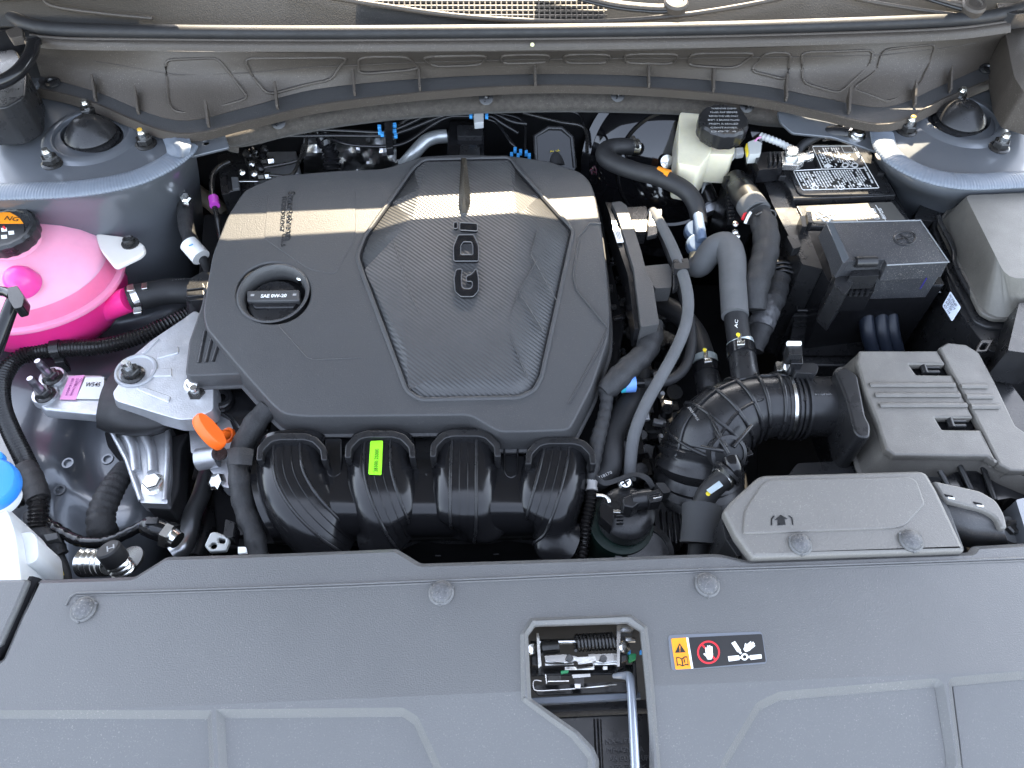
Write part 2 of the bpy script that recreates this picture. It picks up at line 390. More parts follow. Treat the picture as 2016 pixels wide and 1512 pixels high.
# stiffening pockets: raised beads round each panel of the drop face
pk = [  [(1.86,.14),(1.92,.86),(2.28,.97),(3.08,.86),(2.85,.5),(2.62,.10)],
        [(3.0,.12),(3.12,.5),(3.35,.88),(4.15,.82),(4.32,.15)],
        [(4.42,.15),(4.42,.7),(4.9,.68),(5.0,.62),(4.88,.15)],
        [(5.02,.18),(5.12,.6),(5.55,.58),(5.6,.15)],
        [(5.72,.15),(5.72,.55),(6.12,.55),(6.15,.15)], [(6.27,.15),(6.27,.55),(6.65,.55),(6.68,.15)],
        [(6.8,.15),(6.8,.55),(7.25,.55),(7.3,.15)], [(7.42,.15),(7.38,.58),(7.85,.62),(8.05,.15)],
        [(8.2,.15),(7.98,.68),(8.5,.78),(8.55,.15)],
        [(8.7,.15),(8.72,.8),(9.25,.9),(9.75,.4),(9.8,.14)],
        [(9.95,.14),(9.85,.5),(9.45,.8),(10.1,.95),(10.6,.85),(10.75,.5),(10.8,.12)]]
for q in pk:
    f = fillet(q, .12, 3); wp = [cowl_face(p.x, p.y) for p in f]; wp.append(wp[0])
    dn = []
    for i in range(len(wp)-1):
        for k in range(3): dn.append(cowl_face(*(lambda a,b,t:(a[0]*(1-t)+b[0]*t, a[1]*(1-t)+b[1]*t))(f[i], f[(i+1)%len(f)], k/3)))
    dn.append(dn[0])
    polytube('stiffening_bead', cowl, cowl_pl, dn, .0017, 6)
polytube('parting_line', cowl, cowl_pl, [cowl_face(.9+.1*i, .33+.1*math.sin(i*.05)) for i in range(107)], .00045, 4)
# seal and its ledge
sx = [14,22,38,70,130,300,620,1050,1400,1700,1880,1960,2012,2040]; sy = [2,30,42,52,58,62,64,61,56,47,39,30,14,-6]
seal = tag(tube('weather_seal', None, rubber, [(a,b,.120) for a,b in zip(sx,sy)], .0085, seg=20, flat=.9), 'thick black rubber seal lying along the top edge of the cowl', 'seal')
lx = [60,130,300,620,1050,1400,1700,1880,1990]; ly = [72,78,80,82,79,74,66,58,44]
surf('ledge', cowl, cowl_pl, [[(a,b-8,.112) for a,b in zip(lx,ly)], [(a,b+4,.113) for a,b in zip(lx,ly)], [(a,b+20,.105) for a,b in zip(lx,ly)]], 6, 3, th=.004)
bead_l = tube('ledge_ridge', cowl, cowl_pl, [(a,b-2,.113) for a,b in zip(lx,ly)], .0022, seg=8)
# paint dot on the ledge
lathe('paint_dot', cowl, mat('pale_yellow_paint',(.75,.72,.40),.6), [(.0026,0),(.0024,.0006),(0,.0008)], W(1048,88,.1125), (0,-.6,1), 16)
# ---- grille behind the seal ----
grl = thing('cowl_grille', 'dark cowl top panel with a sunlit mesh vent, behind the rubber seal', 'vent', (CX, .95, .10))
GP = plane_at(.094, .900, .78); GM = plane_at(.114, .900, .50); GT = plane_at(.110, .900, .66)
surf('panel', grl, mat('shaded_cowl_top', (.018,.017,.015), .6, grain=.4, gscale=600, speck=.12), [[(x,-60,GP) for x in (-120,200,650,1050,1500,2140)], [(x,0,GP) for x in (-120,200,650,1050,1500,2140)], [(x,52,GP) for x in (-60,200,650,1050,1500,2090)]], 4, 4, th=.003)  # darker copy of the cowl plastic; the slope's shade put into colour
gy = lambda x: 0 + 43*max(0, 1-((x-1120)/480.0)**2)
bars = bmesh.new()
def addbox(bm, a, b, wd, ht):
    t = (b-a).normalized(); s = t.cross(Vector((0,0,1))).normalized()*wd/2; u = Vector((0,0,ht/2))
    v = [bm.verts.new(p) for p in (a-s-u,a+s-u,a+s+u,a-s+u,b-s-u,b+s-u,b+s+u,b-s+u)]
    for f in [(0,1,2,3),(4,7,6,5),(0,4,5,1),(1,5,6,2),(2,6,7,3),(3,7,4,0)]: bm.faces.new([v[i] for i in f])
for i in range(46):
    x = 712+i*10.6
    if gy(x) > 2: addbox(bars, W(x-gy(x)*0.05, -34, GM), W(x, gy(x)-3, GM), .0016, .003)
for j in range(9):
    yy = 40-j*9.3
    xs_ = [x for x in range(705,1200,5) if gy(x)-2 > yy]
    if len(xs_) > 2: addbox(bars, W(xs_[0], yy, GM), W(xs_[-1], yy, GM), .0016, .0026)
me = bpy.data.meshes.new('vent_mesh'); bars.to_mesh(me); bars.free()
vm = link('vent_mesh', me, cowl_pl, grl); vm['kind'] = 'stuff'
tube('trim_edge', grl, cowl_pl, [(560,-22,GT),(640,-7,GT),(760,12,GT),(900,31,GT),(1050,41,GT),(1190,42,GT),(1340,30,GT),(1480,8,GT),(1600,-18,GT)], .0030, seg=10)
tube('trim_edge', grl, cowl_pl, [(1640,-12,GT),(1740,8,GT),(1830,22,GT),(1890,30,GT)], .0024, seg=10)
tube('trim_edge', grl, cowl_pl, [(80,-10,GT),(105,12,GT),(200,26,GT),(300,36,GT)], .002, seg=8)
WM = plane_at(.120,.900,.62)
def wiper(pts, nut, lab):
    t = thing('wiper_arm', lab, 'wiper', W(nut[0], nut[1], .12))
    tube('arm', t, cowl_pl, pts, [.006]*len(pts), seg=12, flat=.5)
    tube('arm_edge', t, satin, [(a,b+9,c) for a,b,c in pts], .0022, seg=8)
    lathe('pivot_cap', t, cowl_pl, [(.014,-.004),(.015,.004),(.013,.007),(.009,.0078),(.008,.006),(0,.006)], W(nut[0], nut[1], WM), (0,-.2,1), 26)
    return t
wiper([(1060,-40,WM),(1130,-14,WM),(1210,6,WM),(1290,14,WM),(1325,12,WM)], (1330,10), 'black wiper arm with round pivot cap, near the middle of the cowl')
wiper([(1720,-44,WM),(1790,-22,WM),(1860,0,WM),(1910,14,WM)], (1914,16), 'black wiper arm with round pivot cap, at the right end of the cowl')
# ---- firewall and insulation ----
fwl = tag(mesh('firewall', None, dark, [(-.72,.960,.03),(.78,.960,.03),(.78,.93,-.52),(-.72,.93,-.52),(-.74,.965,.112),(.80,.965,.112)], [(0,1,2,3),(4,5,1,0)], th=.004), 'dark painted firewall behind the engine, under the cowl', 'firewall')
ix = [444,470,560,700,900,1100,1300,1420,1500,1580]; it = [262,250,222,190,168,166,176,190,205,215]; ib = [288,287,268,243,224,218,222,232,245,250]
ins = thing('insulation_pad', 'fuzzy dark grey felt insulation pad along the firewall beneath the cowl', 'insulation', W(1000,200,.0))
surf('pad', ins, felt, [[(x,y-16,.004) for x,y in zip(ix,it)], [(x,y,.018) for x,y in zip(ix,it)], [(x,(a+b)/2,.016) for x,a,b in zip(ix,it,ib)], [(x,b,.0) for x,b in zip(ix,ib)], [(x,b+3,-.03) for x,b in zip(ix,ib)]], 6, 5, th=.012)
tube('rolled_end', ins, felt, [(456,272,.002),(500,262,.006),(560,248,.008),(620,236,.010),(690,226,.010)], [.0130,.0145,.0130,.0095,.005], seg=16)
tube('rolled_end', ins, felt, [(446,256,.004),(442,272,.003),(452,288,-.004),(470,292,-.008)], .006, seg=10)
for (px,py) in [(548,240),(957,193),(1216,187),(1470,208)]:
    c = thing('retainer_clip', {548:'black retainer clip at the left end of the felt pad',957:'black retainer clip on the felt pad, above the blue brake line clips',1216:'black retainer clip on the felt pad, between the centre and the white fluid tank',1470:'black retainer clip on the felt pad just right of the white fluid tank'}[px], 'clip', W(px,py,.022), group='retainer clips on the insulation pad')
    n = Vector((0,-.7,.7))
    lathe('washer', c, satin, [(.009,0),(.0095,.0015),(.006,.003),(0,.003)], W(px,py,.022), n, 20)
    for k in range(3):
        a = k*2.1; o = frame(W(px,py,.022), n)
        box('finger', c, gloss, o @ Vector((.004*math.cos(a), .004*math.sin(a), .005)), (.0016,.005,.007), M=o, bev=.0003)
    lathe('stud', c, dsteel, [(.0022,0),(.0022,.008),(0,.009)], W(px,py,.022), n, 12)
# body coloured brackets at both ends of the firewall
tag(plate('body_bracket', None, paint, [(366,272),(440,258),(452,290),(378,308),(362,300)], plane_at(.015,.8,.25), .004, .001, r=6, holes=[ell(405,281,6,4,16)]), 'blue grey metal flange with one hole beside the left end of the felt pad', 'bracket')
tag(plate('body_bracket', None, paint, [(1530,218),(1600,228),(1740,262),(1730,300),(1640,270),(1560,262),(1536,240)], plane_at(.012,.8,.25), .004, .001, r=6, holes=[ell(1655,247,5,4,16)]), 'blue grey metal flange under the right side of the cowl', 'bracket')

# ---- inner fenders ----
def fender(side):
    Lft = side < 0
    t = thing('inner_fender', ('blue grey painted inner fender with strut tower at the left of the bay' if Lft else 'blue grey painted inner fender with strut tower at the right of the bay'), 'body panel', W(180,300,.02) if Lft else W(1880,300,.02))
    if Lft:
        top_ = [(-160,60),(20,118),(160,180),(345,268),(374,288),(362,304),(322,326),(260,354),(150,374),(0,380),(-160,384)]; cc = (181,266); wl = [(-160,382),(0,378),(150,372),(255,354),(318,328),(356,302),(368,286)]
        wall = [[(-160,384,.026),(0,380,.026),(150,374,.026),(260,354,.026),(322,326,.026),(374,290,.026)],
                [(-160,404,.012),(0,402,.012),(155,396,.012),(270,376,.012),(338,342,.012),(384,300,.012)],
                [(-160,470,-.05),(0,470,-.05),(165,465,-.05),(290,440,-.05),(352,400,-.05),(392,345,-.05)],
                [(-160,570,-.11),(0,570,-.11),(170,560,-.11),(300,530,-.12),(364,480,-.12),(400,420,-.13)],
                [(-160,670,-.165),(0,660,-.17),(180,650,-.18),(300,625,-.19),(376,590,-.2),(412,500,-.22)],
                [(-160,740,-.16),(-10,735,-.165),(130,735,-.165),(240,720,-.17),(330,700,-.18),(400,640,-.24)],
                [(-160,840,-.16),(0,830,-.17),(110,850,-.178),(190,850,-.20),(330,820,-.19),(400,760,-.25)],
                [(-160,940,-.15),(20,925,-.165),(110,915,-.172),(180,930,-.205),(300,930,-.2),(392,880,-.26)],
                [(-160,1020,-.15),(30,1010,-.17),(110,1000,-.20),(210,1005,-.19),(300,1010,-.195),(372,985,-.25)],
                [(-160,1100,-.16),(30,1080,-.19),(120,1070,-.215),(220,1065,-.20),(300,1060,-.21),(352,1045,-.26)],
                [(-160,1200,-.2),(30,1190,-.24),(120,1190,-.25),(220,1180,-.25),(300,1160,-.26),(340,1120,-.30)]]
    else:
        top_ = [(1728,262),(1760,244),(1822,206),(1960,146),(2180,60),(2180,362),(2016,362),(1900,366),(1826,352),(1768,322),(1738,290)]; cc = (1889,235); wl = [(1736,262),(1744,292),(1772,320),(1828,346),(1900,358),(2016,354),(2180,352)]
        wall = [[(1728,262,.026),(1738,290,.026),(1768,322,.026),(1826,352,.026),(1900,366,.026),(2016,362,.026),(2180,362,.026)],
                [(1724,275,.012),(1732,305,.012),(1762,340,.012),(1822,372,.012),(1898,384,.012),(2016,380,.012),(2180,380,.012)],
                [(1722,300,-.03),(1730,335,-.03),(1762,372,-.03),(1822,405,-.03),(1898,425,-.03),(2016,425,-.03),(2180,425,-.03)],
                [(1715,380,-.12),(1724,420,-.12),(1756,470,-.12),(1816,510,-.12),(1892,540,-.12),(2016,550,-.12),(2180,550,-.12)],
                [(1715,500,-.24),(1724,560,-.24),(1756,620,-.24),(1816,660,-.24),(1892,690,-.24),(2016,700,-.24),(2180,700,-.24)]]
    cx, cy = cc
    hole = ell(cx, cy, 62, 34, 40)
    plate('tower_top', t, paint, top_, plane_at(.028,.83,.03), .003, .001, r=10, holes=[hole])
    surf('tower_wall', t, paint, wall, 7, 7, th=.0025)
    o = W(cx, cy, plane_at(.028,.83,.03))
    lathe('ring_lip', t, paint, [(.060,-.0005),(.055,.002),(.049,.004),(.0455,.0035),(.0435,0),(.043,-.015)], o, (0,-.03,1), 56)
    # ripple of sealer along the welded seam
    tube('seam_sealer', t, seal_m, [(a,b,.027) for a,b in wl], [.0150]*len(wl), seg=18, corr=(.0034,.0007), flat=.36, jit=.012)
    if Lft:
        surf('sealer_smear', t, seal_m, [[(318,268,.032),(340,262,.036),(372,270,.038)],[(326,288,.033),(350,284,.040),(376,290,.036)],[(330,306,.03),(352,308,.036),(368,312,.026)]], 6, 6, th=.003, fn=lambda v: v+Vector((0,0,.0006*math.sin(v.x*700)*math.sin(v.y*500))))
    # raised oval pressing
    return t
fl = fender(-1); fr = fender(1)
# small features of the left panel
for (px,py,z,r_) in [(206,398,-.0,.006),(222,392,-.0,.004),(70,400,0,.005),(125,385,.01,.004)]:
    pass
def nut_stud(parent, px, py, pl, tall=.020, s=1.0, tip=zinc, ax=(0,-.03,1)):
    o = W(px, py, pl); A = Vector(ax).normalized()
    n = lathe('flange_nut', parent, dsteel, [(.0128*s,0),(.0128*s,.0015),(.0105*s,.003),(.0098*s,.0032)], o, A, 28)
    lathe('hexagon', n, dsteel, [(.0098*s,.003),(.0098*s,.0095*s),(.0088*s,.0108*s),(.0055*s,.0108*s)], o, A, 6, sharp=20)
    lathe('stud', n, tip, [(.0052*s,.008),(.0052*s,tall*.82)]+[(.0052*s-(.0006 if k%2 else 0), tall*.6+tall*.04*k) for k in range(6)]+[(.0040*s,tall*.92),(.0036*s,tall),(0,tall)], o, A, 18)
    return n
ochre = mat('ochre_paint_dab', (.55,.33,.05), .5)
def strut_mount(cc, nuts, lab, yel):
    cx, cy = cc; pl = plane_at(.028,.83,.03); o = W(cx, cy, pl); A = (0,-.03,1)
    t = thing('strut_mount', lab, 'strut mount', o, group='strut mounts with rubber dust caps')
    lathe('bowl', t, dark, [(.0435,-.012),(.036,-.026),(0,-.028)], o, A, 48)
    lathe('dust_cap', t, satin, [(.031,-.018),(.0345,-.010),(.0330,-.007),(.0300,-.005),(.0330,-.002),(.0322,.000),(.0275,.0015),(.0290,.0035),(.0305,.0060),(.0290,.0085),(.0215,.0170),(.0150,.0225),(.0115,.0245),(0,.0250)], o+Vector((0,0,-.001)), A, 48, sharp=40)
    lathe('cap_groove', t, rubber, [(.0290,-.006),(.0365,-.007),(.0370,-.005),(.0290,-.004)], o, A, 48)
    for i,(px,py) in enumerate(nuts):
        n = nut_stud(t, px, py, pl, .021)
        if i == yel: lathe('yellow_tip', t, ochre, [(.0030,.0200),(.0028,.0222),(0,.0226)], W(px,py,pl), A, 14)
    return t
strut_mount((181,268), [(178,226),(288,284),(104,322)], 'black rubber dust cap with three nuts on the left strut tower', 1)
strut_mount((1889,237), [(1883,201),(1784,258),(1966,291)], 'black rubber dust cap with three nuts on the right strut tower', 1)
# hex bolts near the hood hinges
for (px,py,lab) in [(52,172,'painted hex bolt beside the left hood hinge'),(1992,150,'painted hex bolt beside the right hood hinge')]:
    t = thing('fender_bolt', lab, 'bolt', W(px,py,.045)); o = W(px,py,.045)
    lathe('washer', t, paint, [(.016,0),(.015,.003),(.010,.004),(0,.004)], o, (0,-.05,1), 30)
    lathe('head', t, paint, [(.0085,.004),(.0085,.012),(.0075,.0135),(0,.0135)], o, (0,-.05,1), 6, sharp=20)
# left hinge corner
hg = thing('hinge_bracket', 'dark hood hinge bracket in the left rear corner of the bay', 'hinge', W(10,120,.08))
pbox('bracket_plate', hg, satin, [(-60,110),(30,95),(52,140),(48,190),(10,212),(-60,215)], .085, .05, .002, r=10)
pbox('bracket_plate', hg, dark, [(-60,-30),(60,-30),(98,36),(60,44),(20,60),(-60,70)], .10, .03, .002, r=4)
tube('stay_tube', hg, gloss, [(66,88,.115),(58,112,.115),(35,142,.112),(0,162,.11),(-50,172,.11)], .0075, seg=14)
lathe('tube_end', hg, gloss, [(.009,0),(.009,.006),(.006,.009),(0,.009)], W(67,88,.113), (0,.3,1), 16)
pbox('bracket_plate', hg, cowl_pl, [(10,60),(40,48),(46,70),(20,75)], .118, .01, .001, r=3)
hr = thing('hinge_bracket', 'dark hood hinge bracket in the right rear corner of the bay', 'hinge', W(2010,120,.08))
pbox('bracket_plate', hr, cowl_pl, [(1978,60),(2080,30),(2080,200),(2014,180),(1996,150)], .09, .05, .002, r=6)
pbox('bracket_plate', hr, satin, [(1950,-30),(2060,-40),(2060,20),(2000,28),(1968,22)], .125, .02, .002, r=4)
for (px,py) in [(103,163),(1942,136)]:
    lathe('screw', cowl, satin, [(.010,0),(.0095,.002),(.006,.003),(.005,.001),(0,.001)], W(px,py,.047), (0,-.1,1), 24)
for (px,py) in [(616,184),(1476,172)]:
    lathe('screw', cowl, satin, [(.010,0),(.0095,.002),(.006,.003),(.005,.001),(0,.001)], W(px,py,.041), (0,-.1,1), 24)

# =============== front sight shield ===============
YC = W(500,1384,0).y
def bend(me, yc, k, x0=0):
    bm = bmesh.new(); bm.from_mesh(me)
    bmesh.ops.bisect_plane(bm, geom=bm.verts[:]+bm.edges[:]+bm.faces[:], plane_co=(0,yc,0), plane_no=(0,1,0))
    for v in bm.verts:
        if v.co.y < yc: v.co.z -= k*(yc-v.co.y)
    bm.to_mesh(me); bm.free(); me.set_sharp_from_angle(angle=R(6))
shield = thing('sight_shield', 'wide grained grey plastic radiator sight shield across the front', 'cover', W(900,1250,0))
PADS = [[(-600,1412),(402,1412),(398,1780),(-600,1780)], [(438,1410),(790,1406),(812,1420),(905,1620),(905,1780),(436,1780)],
        [(1502,1392),(1540,1374),(1848,1348),(1882,1478),(1915,1780),(1380,1780),(1440,1500)], [(1882,1346),(2400,1300),(2400,1780),(1975,1780),(1910,1470)]]
so_ = plate('panel', shield, plastic_g, [(72,1137),(190,1134),(262,1131),(325,1092),(560,1085),(780,1076),(828,1105),(1120,1096),(1400,1086),(1422,1087),(1474,1099),(1912,1083),(1918,1071),(2460,1040),(2460,1800),(-700,1800),(-640,1380),(-170,1330),(0,1296),(34,1216)], 0.0, .0125, .0050, r=6,
      holes=[[(1040,1247),(1054,1228),(1236,1222),(1262,1238),(1272,1340),(1282,1430),(1296,1540),(1306,1620),(1186,1620),(1183,1490),(1172,1466),(1140,1434),(1046,1372)]]+PADS, res=0)
bend(so_.data, YC, .20)
def pad(pts, nm='recessed_field'):
    cx_ = sum(p[0] for p in pts)/len(pts); cy_ = sum(p[1] for p in pts)/len(pts)
    q = [(x+(8 if x > cx_ else -8), y+(12 if y > cy_ else -12)) for x,y in pts]
    o = plate(nm, shield, plastic_g, q, (-.0048-.0003*PADS.index(pts),0,0), .004, .0004, r=0, res=0); bend(o.data, YC, .20); return o
for q in PADS: pad(q)
polytube('ridge_line', shield, plastic_g, [W(x,y,.0002) for x,y in [(130,1192),(138,1176),(150,1168),(400,1160),(660,1151),(1000,1137),(1316,1123),(1650,1112),(2100,1096)]], .0011, 8)
polytube('ridge_line', shield, plastic_g, [W(x,y,.0002) for x,y in [(150,1173),(400,1165),(660,1156),(1000,1142),(1316,1128),(1650,1117),(2100,1101)]], .0008, 8)
# raised rim round the latch opening
rimq = [(1026,1376),(1024,1246),(1044,1214),(1244,1207),(1276,1232),(1288,1340),(1298,1430),(1312,1540),(1320,1800),(1296,1800),(1282,1430),(1272,1340),(1262,1238),(1236,1222),(1054,1228),(1040,1247),(1046,1372),(1140,1434),(1172,1466),(1183,1490),(1186,1800),(1166,1800),(1160,1486),(1126,1446)]
rm_ = plate('opening_rim', shield, plastic_g, rimq, (.0032,0,0), .007, .003, r=3, res=0); bend(rm_.data, YC, .20)
rim = [(1032,1250),(1048,1220),(1240,1213),(1270,1232),(1281,1340),(1291,1430),(1305,1540),(1315,1620)]
def rivet(parent, px, py, z, s=1.0):
    o = W(px, py, z); sk = random.uniform(-.08,.08); A = (sk, -.05, 1)
    a = lathe('push_rivet', parent, plastic_g, [(.0100*s,0),(.0100*s,.0012),(.0086*s,.0022),(.0086*s,.0012)], o, A, 36)
    lathe('rivet_head', a, mat('dusty_rivet_plastic_%d' % px, (.075,.075,.078), .5, grain=.9, gscale=600, cvar=.3, cscale=300, speck=.9), [(.0086*s,.0010),(.0086*s,.0026),(.0078*s,.0040),(.0058*s,.0053),(.003*s,.0060),(0,.0062)], o, A, 36, sharp=60)
    for k in range(3):
        o2 = frame(o, Vector(A)) ; an = k*2.1+.4
        box('tab', a, plastic_g, o2 @ Vector((.0098*s*math.cos(an), .0098*s*math.sin(an), .001)), (.002,.002,.002), M=o2, bev=.0003)
for (px,py) in [(165,1200),(869,1168),(1392,1152)]: rivet(shield, px, py, 0.0, 1.05)
# left fender trim beside the shield
tag(plate('fender_trim', None, plastic_g, [(-160,1142),(58,1139),(36,1190),(0,1268),(-160,1320)], .002, .008, .003, r=8), 'grey plastic trim piece beyond the seam at the far left of the front shield', 'trim')
tube('seam_strip', shield, dark, [(72,1140,-.008),(44,1190,-.008),(18,1246,-.008),(-10,1290,-.008),(-60,1360,-.008)], .006, seg=8)
# support under the shield so the edge has body
pbox('crossmember', None, dark, [(-200,1240),(1000,1240),(1000,1500),(-200,1700)], -.05, .03, .002)['label'] = 'dark radiator crossmember below the front shield'
bpy.data.objects['crossmember']['category'] = 'crossmember'
# warning label
wl_ = thing('warning_label', 'black and orange warning sticker with crossed out hand and fan symbols', 'label', W(1410,1280,.0))
Z = .0006
def wplate(nm, m, pts, z, th=.0003, r=0, parent=None): return plate(nm, parent or wl_, m, pts, z, th, .0001, r=r, res=0)
wplate('clear_edge', mat('grey_film',(.12,.13,.15),.3), [(1315,1250),(1500,1243),(1511,1306),(1322,1320)], Z, r=8)
wplate('black_field', black_st, [(1356,1255),(1500,1248),(1508,1303),(1364,1316)], Z+.0003, r=3)
wplate('orange_field', orange_st, [(1321,1257),(1352,1255),(1362,1316),(1330,1318)], Z+.0003, r=3)
wplate('white_stripe', white_st, [(1351,1255),(1355,1255),(1365,1316),(1361,1316)], Z+.0004)
z2 = Z+.0007
wplate('warning_triangle', black_st, [(1338,1266),(1350,1284),(1329,1285)], z2)
wplate('exclamation', orange_st, [(1337.5,1271),(1339.5,1271),(1339.3,1279),(1338,1279)], z2+.0003)
wplate('exclamation', orange_st, ell(1338.8,1281.5,1.2,1,10), z2+.0003)
wplate('book_symbol', black_st, [(1331,1294),(1336,1293),(1342,1296),(1348,1292),(1353,1292),(1356,1310),(1350,1309),(1344,1312),(1338,1309),(1333,1311)], z2)
wplate('book_page', orange_st, [(1333,1296),(1336,1295),(1341,1298),(1343,1309),(1338,1307),(1335,1308)], z2+.0003)
wplate('book_page', orange_st, [(1344,1298),(1348,1294.5),(1352,1294.5),(1354,1307),(1350,1306.5),(1345.5,1309)], z2+.0003)
text('info_letter', wl_, black_st, 'i', (1347,1305), (1349.5,1304.8), z2+.0006, h=.004, ext=.0001)
plate('ban_ring', wl_, red_st, ell(1395,1284,22.5,23,40), z2, .0003, .0001, holes=[ell(1395,1284,19,19.5,40)], res=0)
wplate('ban_bar', red_st, [(1380,1269),(1383,1267),(1411,1298),(1408,1301)], z2)
def hand(pm, ox, oy, s, rot):
    ca, sa = math.cos(rot), math.sin(rot)
    def T(q): return [(ox+(x*ca-y*sa)*s, oy+(x*sa+y*ca)*s) for x,y in q]
    wplate('hand_symbol', pm, T([(-7,0),(7,-1),(8,6),(5,16),(-4,16),(-7,8)]), z2+.0004, r=2)
    for (x,y,l) in [(-6,0,9),(-2,0,13),(2,0,13),(6,0,11)]: wplate('finger_symbol', pm, T([(x-1.5,y+1),(x-1.5,y-l),(x+1.5,y-l),(x+1.5,y+1)]), z2+.0004, r=1)
    wplate('finger_symbol', pm, T([(-7,10),(-12,4),(-10,2),(-5,6)]), z2+.0004, r=1)
hand(white_st, 1396, 1283, .95, -.05)
hand(white_st, 1476, 1272, .85, .9)
plate('fan_hub_symbol', wl_, white_st, ell(1466,1293,7,7,20), z2+.0005, .0003, .0001, holes=[ell(1466,1293,3.8,3.8,12)], res=0)
for q in [[(1433,1292),(1455,1290),(1456,1299),(1435,1302)],[(1476,1290),(1499,1288),(1500,1296),(1478,1299)],[(1440,1266),(1447,1262),(1459,1280),(1452,1284)]]: wplate('fan_blade_symbol', white_st, q, z2+.0001)
for q in [[(1455,1293),(1460,1292),(1460,1296),(1455,1297)],[(1472,1291),(1478,1292),(1478,1296),(1472,1295)],[(1457,1281),(1461,1285),(1458,1288),(1454,1284)]]: wplate('fan_arm_symbol', white_st, q, z2+.0002)
# =============== engine cover ===============
EP = plane_at(-.030, .60, .14, .022, -.10)
def EPz(d): return (EP[0]+d, EP[1], EP[2])
ec = thing('engine_cover', 'large dark grey plastic engine cover with ribbed centre panel and raised lettering', 'engine cover', W(800,600,-.05))
OUT = [(480,374),(448,424),(418,500),(407,560),(399,612),(404,646),(468,722),(530,792),(556,816),(600,821),(760,820),(925,818),(982,852),(1050,851),(1122,848),(1166,762),(1199,665),(1201,618),(1193,520),(1183,440),(1173,386),(1162,356),(1144,338),(1078,316),(1008,306),(905,303),(830,307),(757,331),(662,335),(545,345)]
INS = [(832,312),(815,336),(772,398),(722,468),(708,506),(716,532),(804,768),(830,785),(1020,781),(1048,768),(1062,742),(1116,496),(1125,456),(1062,386),(1014,332),(1006,308)]
INSH = [(x,y) for x,y in INS]
INSH[0] = (836,318); INSH[-1] = (1002,314)
HOLE = ell(538,577,73,60,40)
# top sheet with openings, then a rim that falls away all round
SK = plane_at(-.062, .60, .14)
plate('top', ec, plastic, OUT, EP, .006, .0026, r=14, holes=[[(839,330),(820,352),(776,410),(726,474),(714,506),(722,532),(809,762),(832,777),(1018,773),(1040,762),(1054,738),(1108,496),(1116,458),(1058,392),(1012,344),(1000,330)], HOLE], res=3)
def skirt(nm, parent, m, outl, pl0, drop, flare, r=14, lip=.0025):
    q = fillet(outl, r); tp = [W(p.x,p.y,pl0) for p in q]; k = len(tp)
    rows = []
    for (d, f) in [(.0012,-.0007),(.0035,.0002),(drop*.5, flare*.45),(drop-.003, flare*.85),(drop-.002, flare+lip),(drop, flare+lip),(drop,flare*.5)]:
        row = []
        for i in range(k):
            a, b = tp[i-1], tp[(i+1)%k]; t = (b-a); t.z = 0; t.normalize(); n = Vector((t.y,-t.x,0))
            row.append((tp[i], n, d, f))
        rows.append(row)
    area = sum(tp[i].x*tp[(i+1)%k].y-tp[(i+1)%k].x*tp[i].y for i in range(k)); sg = 1 if area > 0 else -1
    vs = [p+n*(f*sg)-Vector((0,0,d)) for row in rows for (p,n,d,f) in row]
    fs = [(j*k+i, j*k+(i+1)%k, (j+1)*k+(i+1)%k, (j+1)*k+i) for j in range(len(rows)-1) for i in range(k)]
    return mesh(nm, parent, m, vs, fs, sharp=40)
skirt('skirt', ec, plastic, OUT, EP, .030, .004)
# raised faceted centre panel
def rib_at(px,py,h): return W(px,py,EPz(h))
io = [(x,y,.0) for x,y in INSH]
inner = [(838,319,.004),(826,372,.0065),(812,432,.0065),(790,560,.005),(800,690,.003),(850,745,.001),(985,742,.001),(1000,650,.003),(1000,560,.0045),(1018,425,.0065),(1012,378,.0065),(1000,316,.004)]
vs = [rib_at(*p) for p in io]+[rib_at(*p) for p in inner]
n0 = len(io)
pl2 = [Vector((v.x, v.y)) for v in vs]
edges = [(i,(i+1)%n0) for i in range(n0)]+[(n0+i, n0+i+1) for i in range(len(inner)-1)]
v2, e2, f2, ov, oe, of = mgeo.delaunay_2d_cdt(pl2, edges, [], 1, 1e-7)
v3 = []
for i, v in enumerate(v2):
    j = ov[i][0] if ov[i] else 0; v3.append(vs[j])
rib_m = ribbed('fine_ribbed_plastic', (.050,.050,.051), R(-48), 80, .42, .38)
cp = mesh('centre_panel', ec, rib_m, v3, f2, sharp=1.5)
s = cp.modifiers.new('s','SOLIDIFY'); s.thickness = .006; s.offset = -1
cen = (920, 560)
polytube('panel_rim', ec, plastic, [W(cen[0]+(p.x-cen[0])*1.020, cen[1]+(p.y-cen[1])*1.012, EPz(-.0008)) for p in (lambda f_: f_+[f_[0]])(fillet(INSH, 10))], .0032, 10)
polytube('groove_shade', ec, dark, [W(p.x,p.y,EPz(.0006)) for p in (lambda f_: f_+[f_[0]])(fillet(INSH, 10))], .0012, 8)  # black bead; the shade of the gap put into its colour
grm = mat('panel_gap', (.006,.006,.006), .7)
# fine creases of the panel
for q in [[(1140-82,512),(1021,573),(996,642),(1038,742)],[(1045,500),(1095,590)],[(1021,573),(1070,650)],[(775,478),(812,590),(842,650)],[(1128-70,455),(1045,500)]]:
    polytube('crease', ec, plastic, [W(x,y,EPz(.0050 if y<600 else .0025)) for x,y in q], .0007, 5)
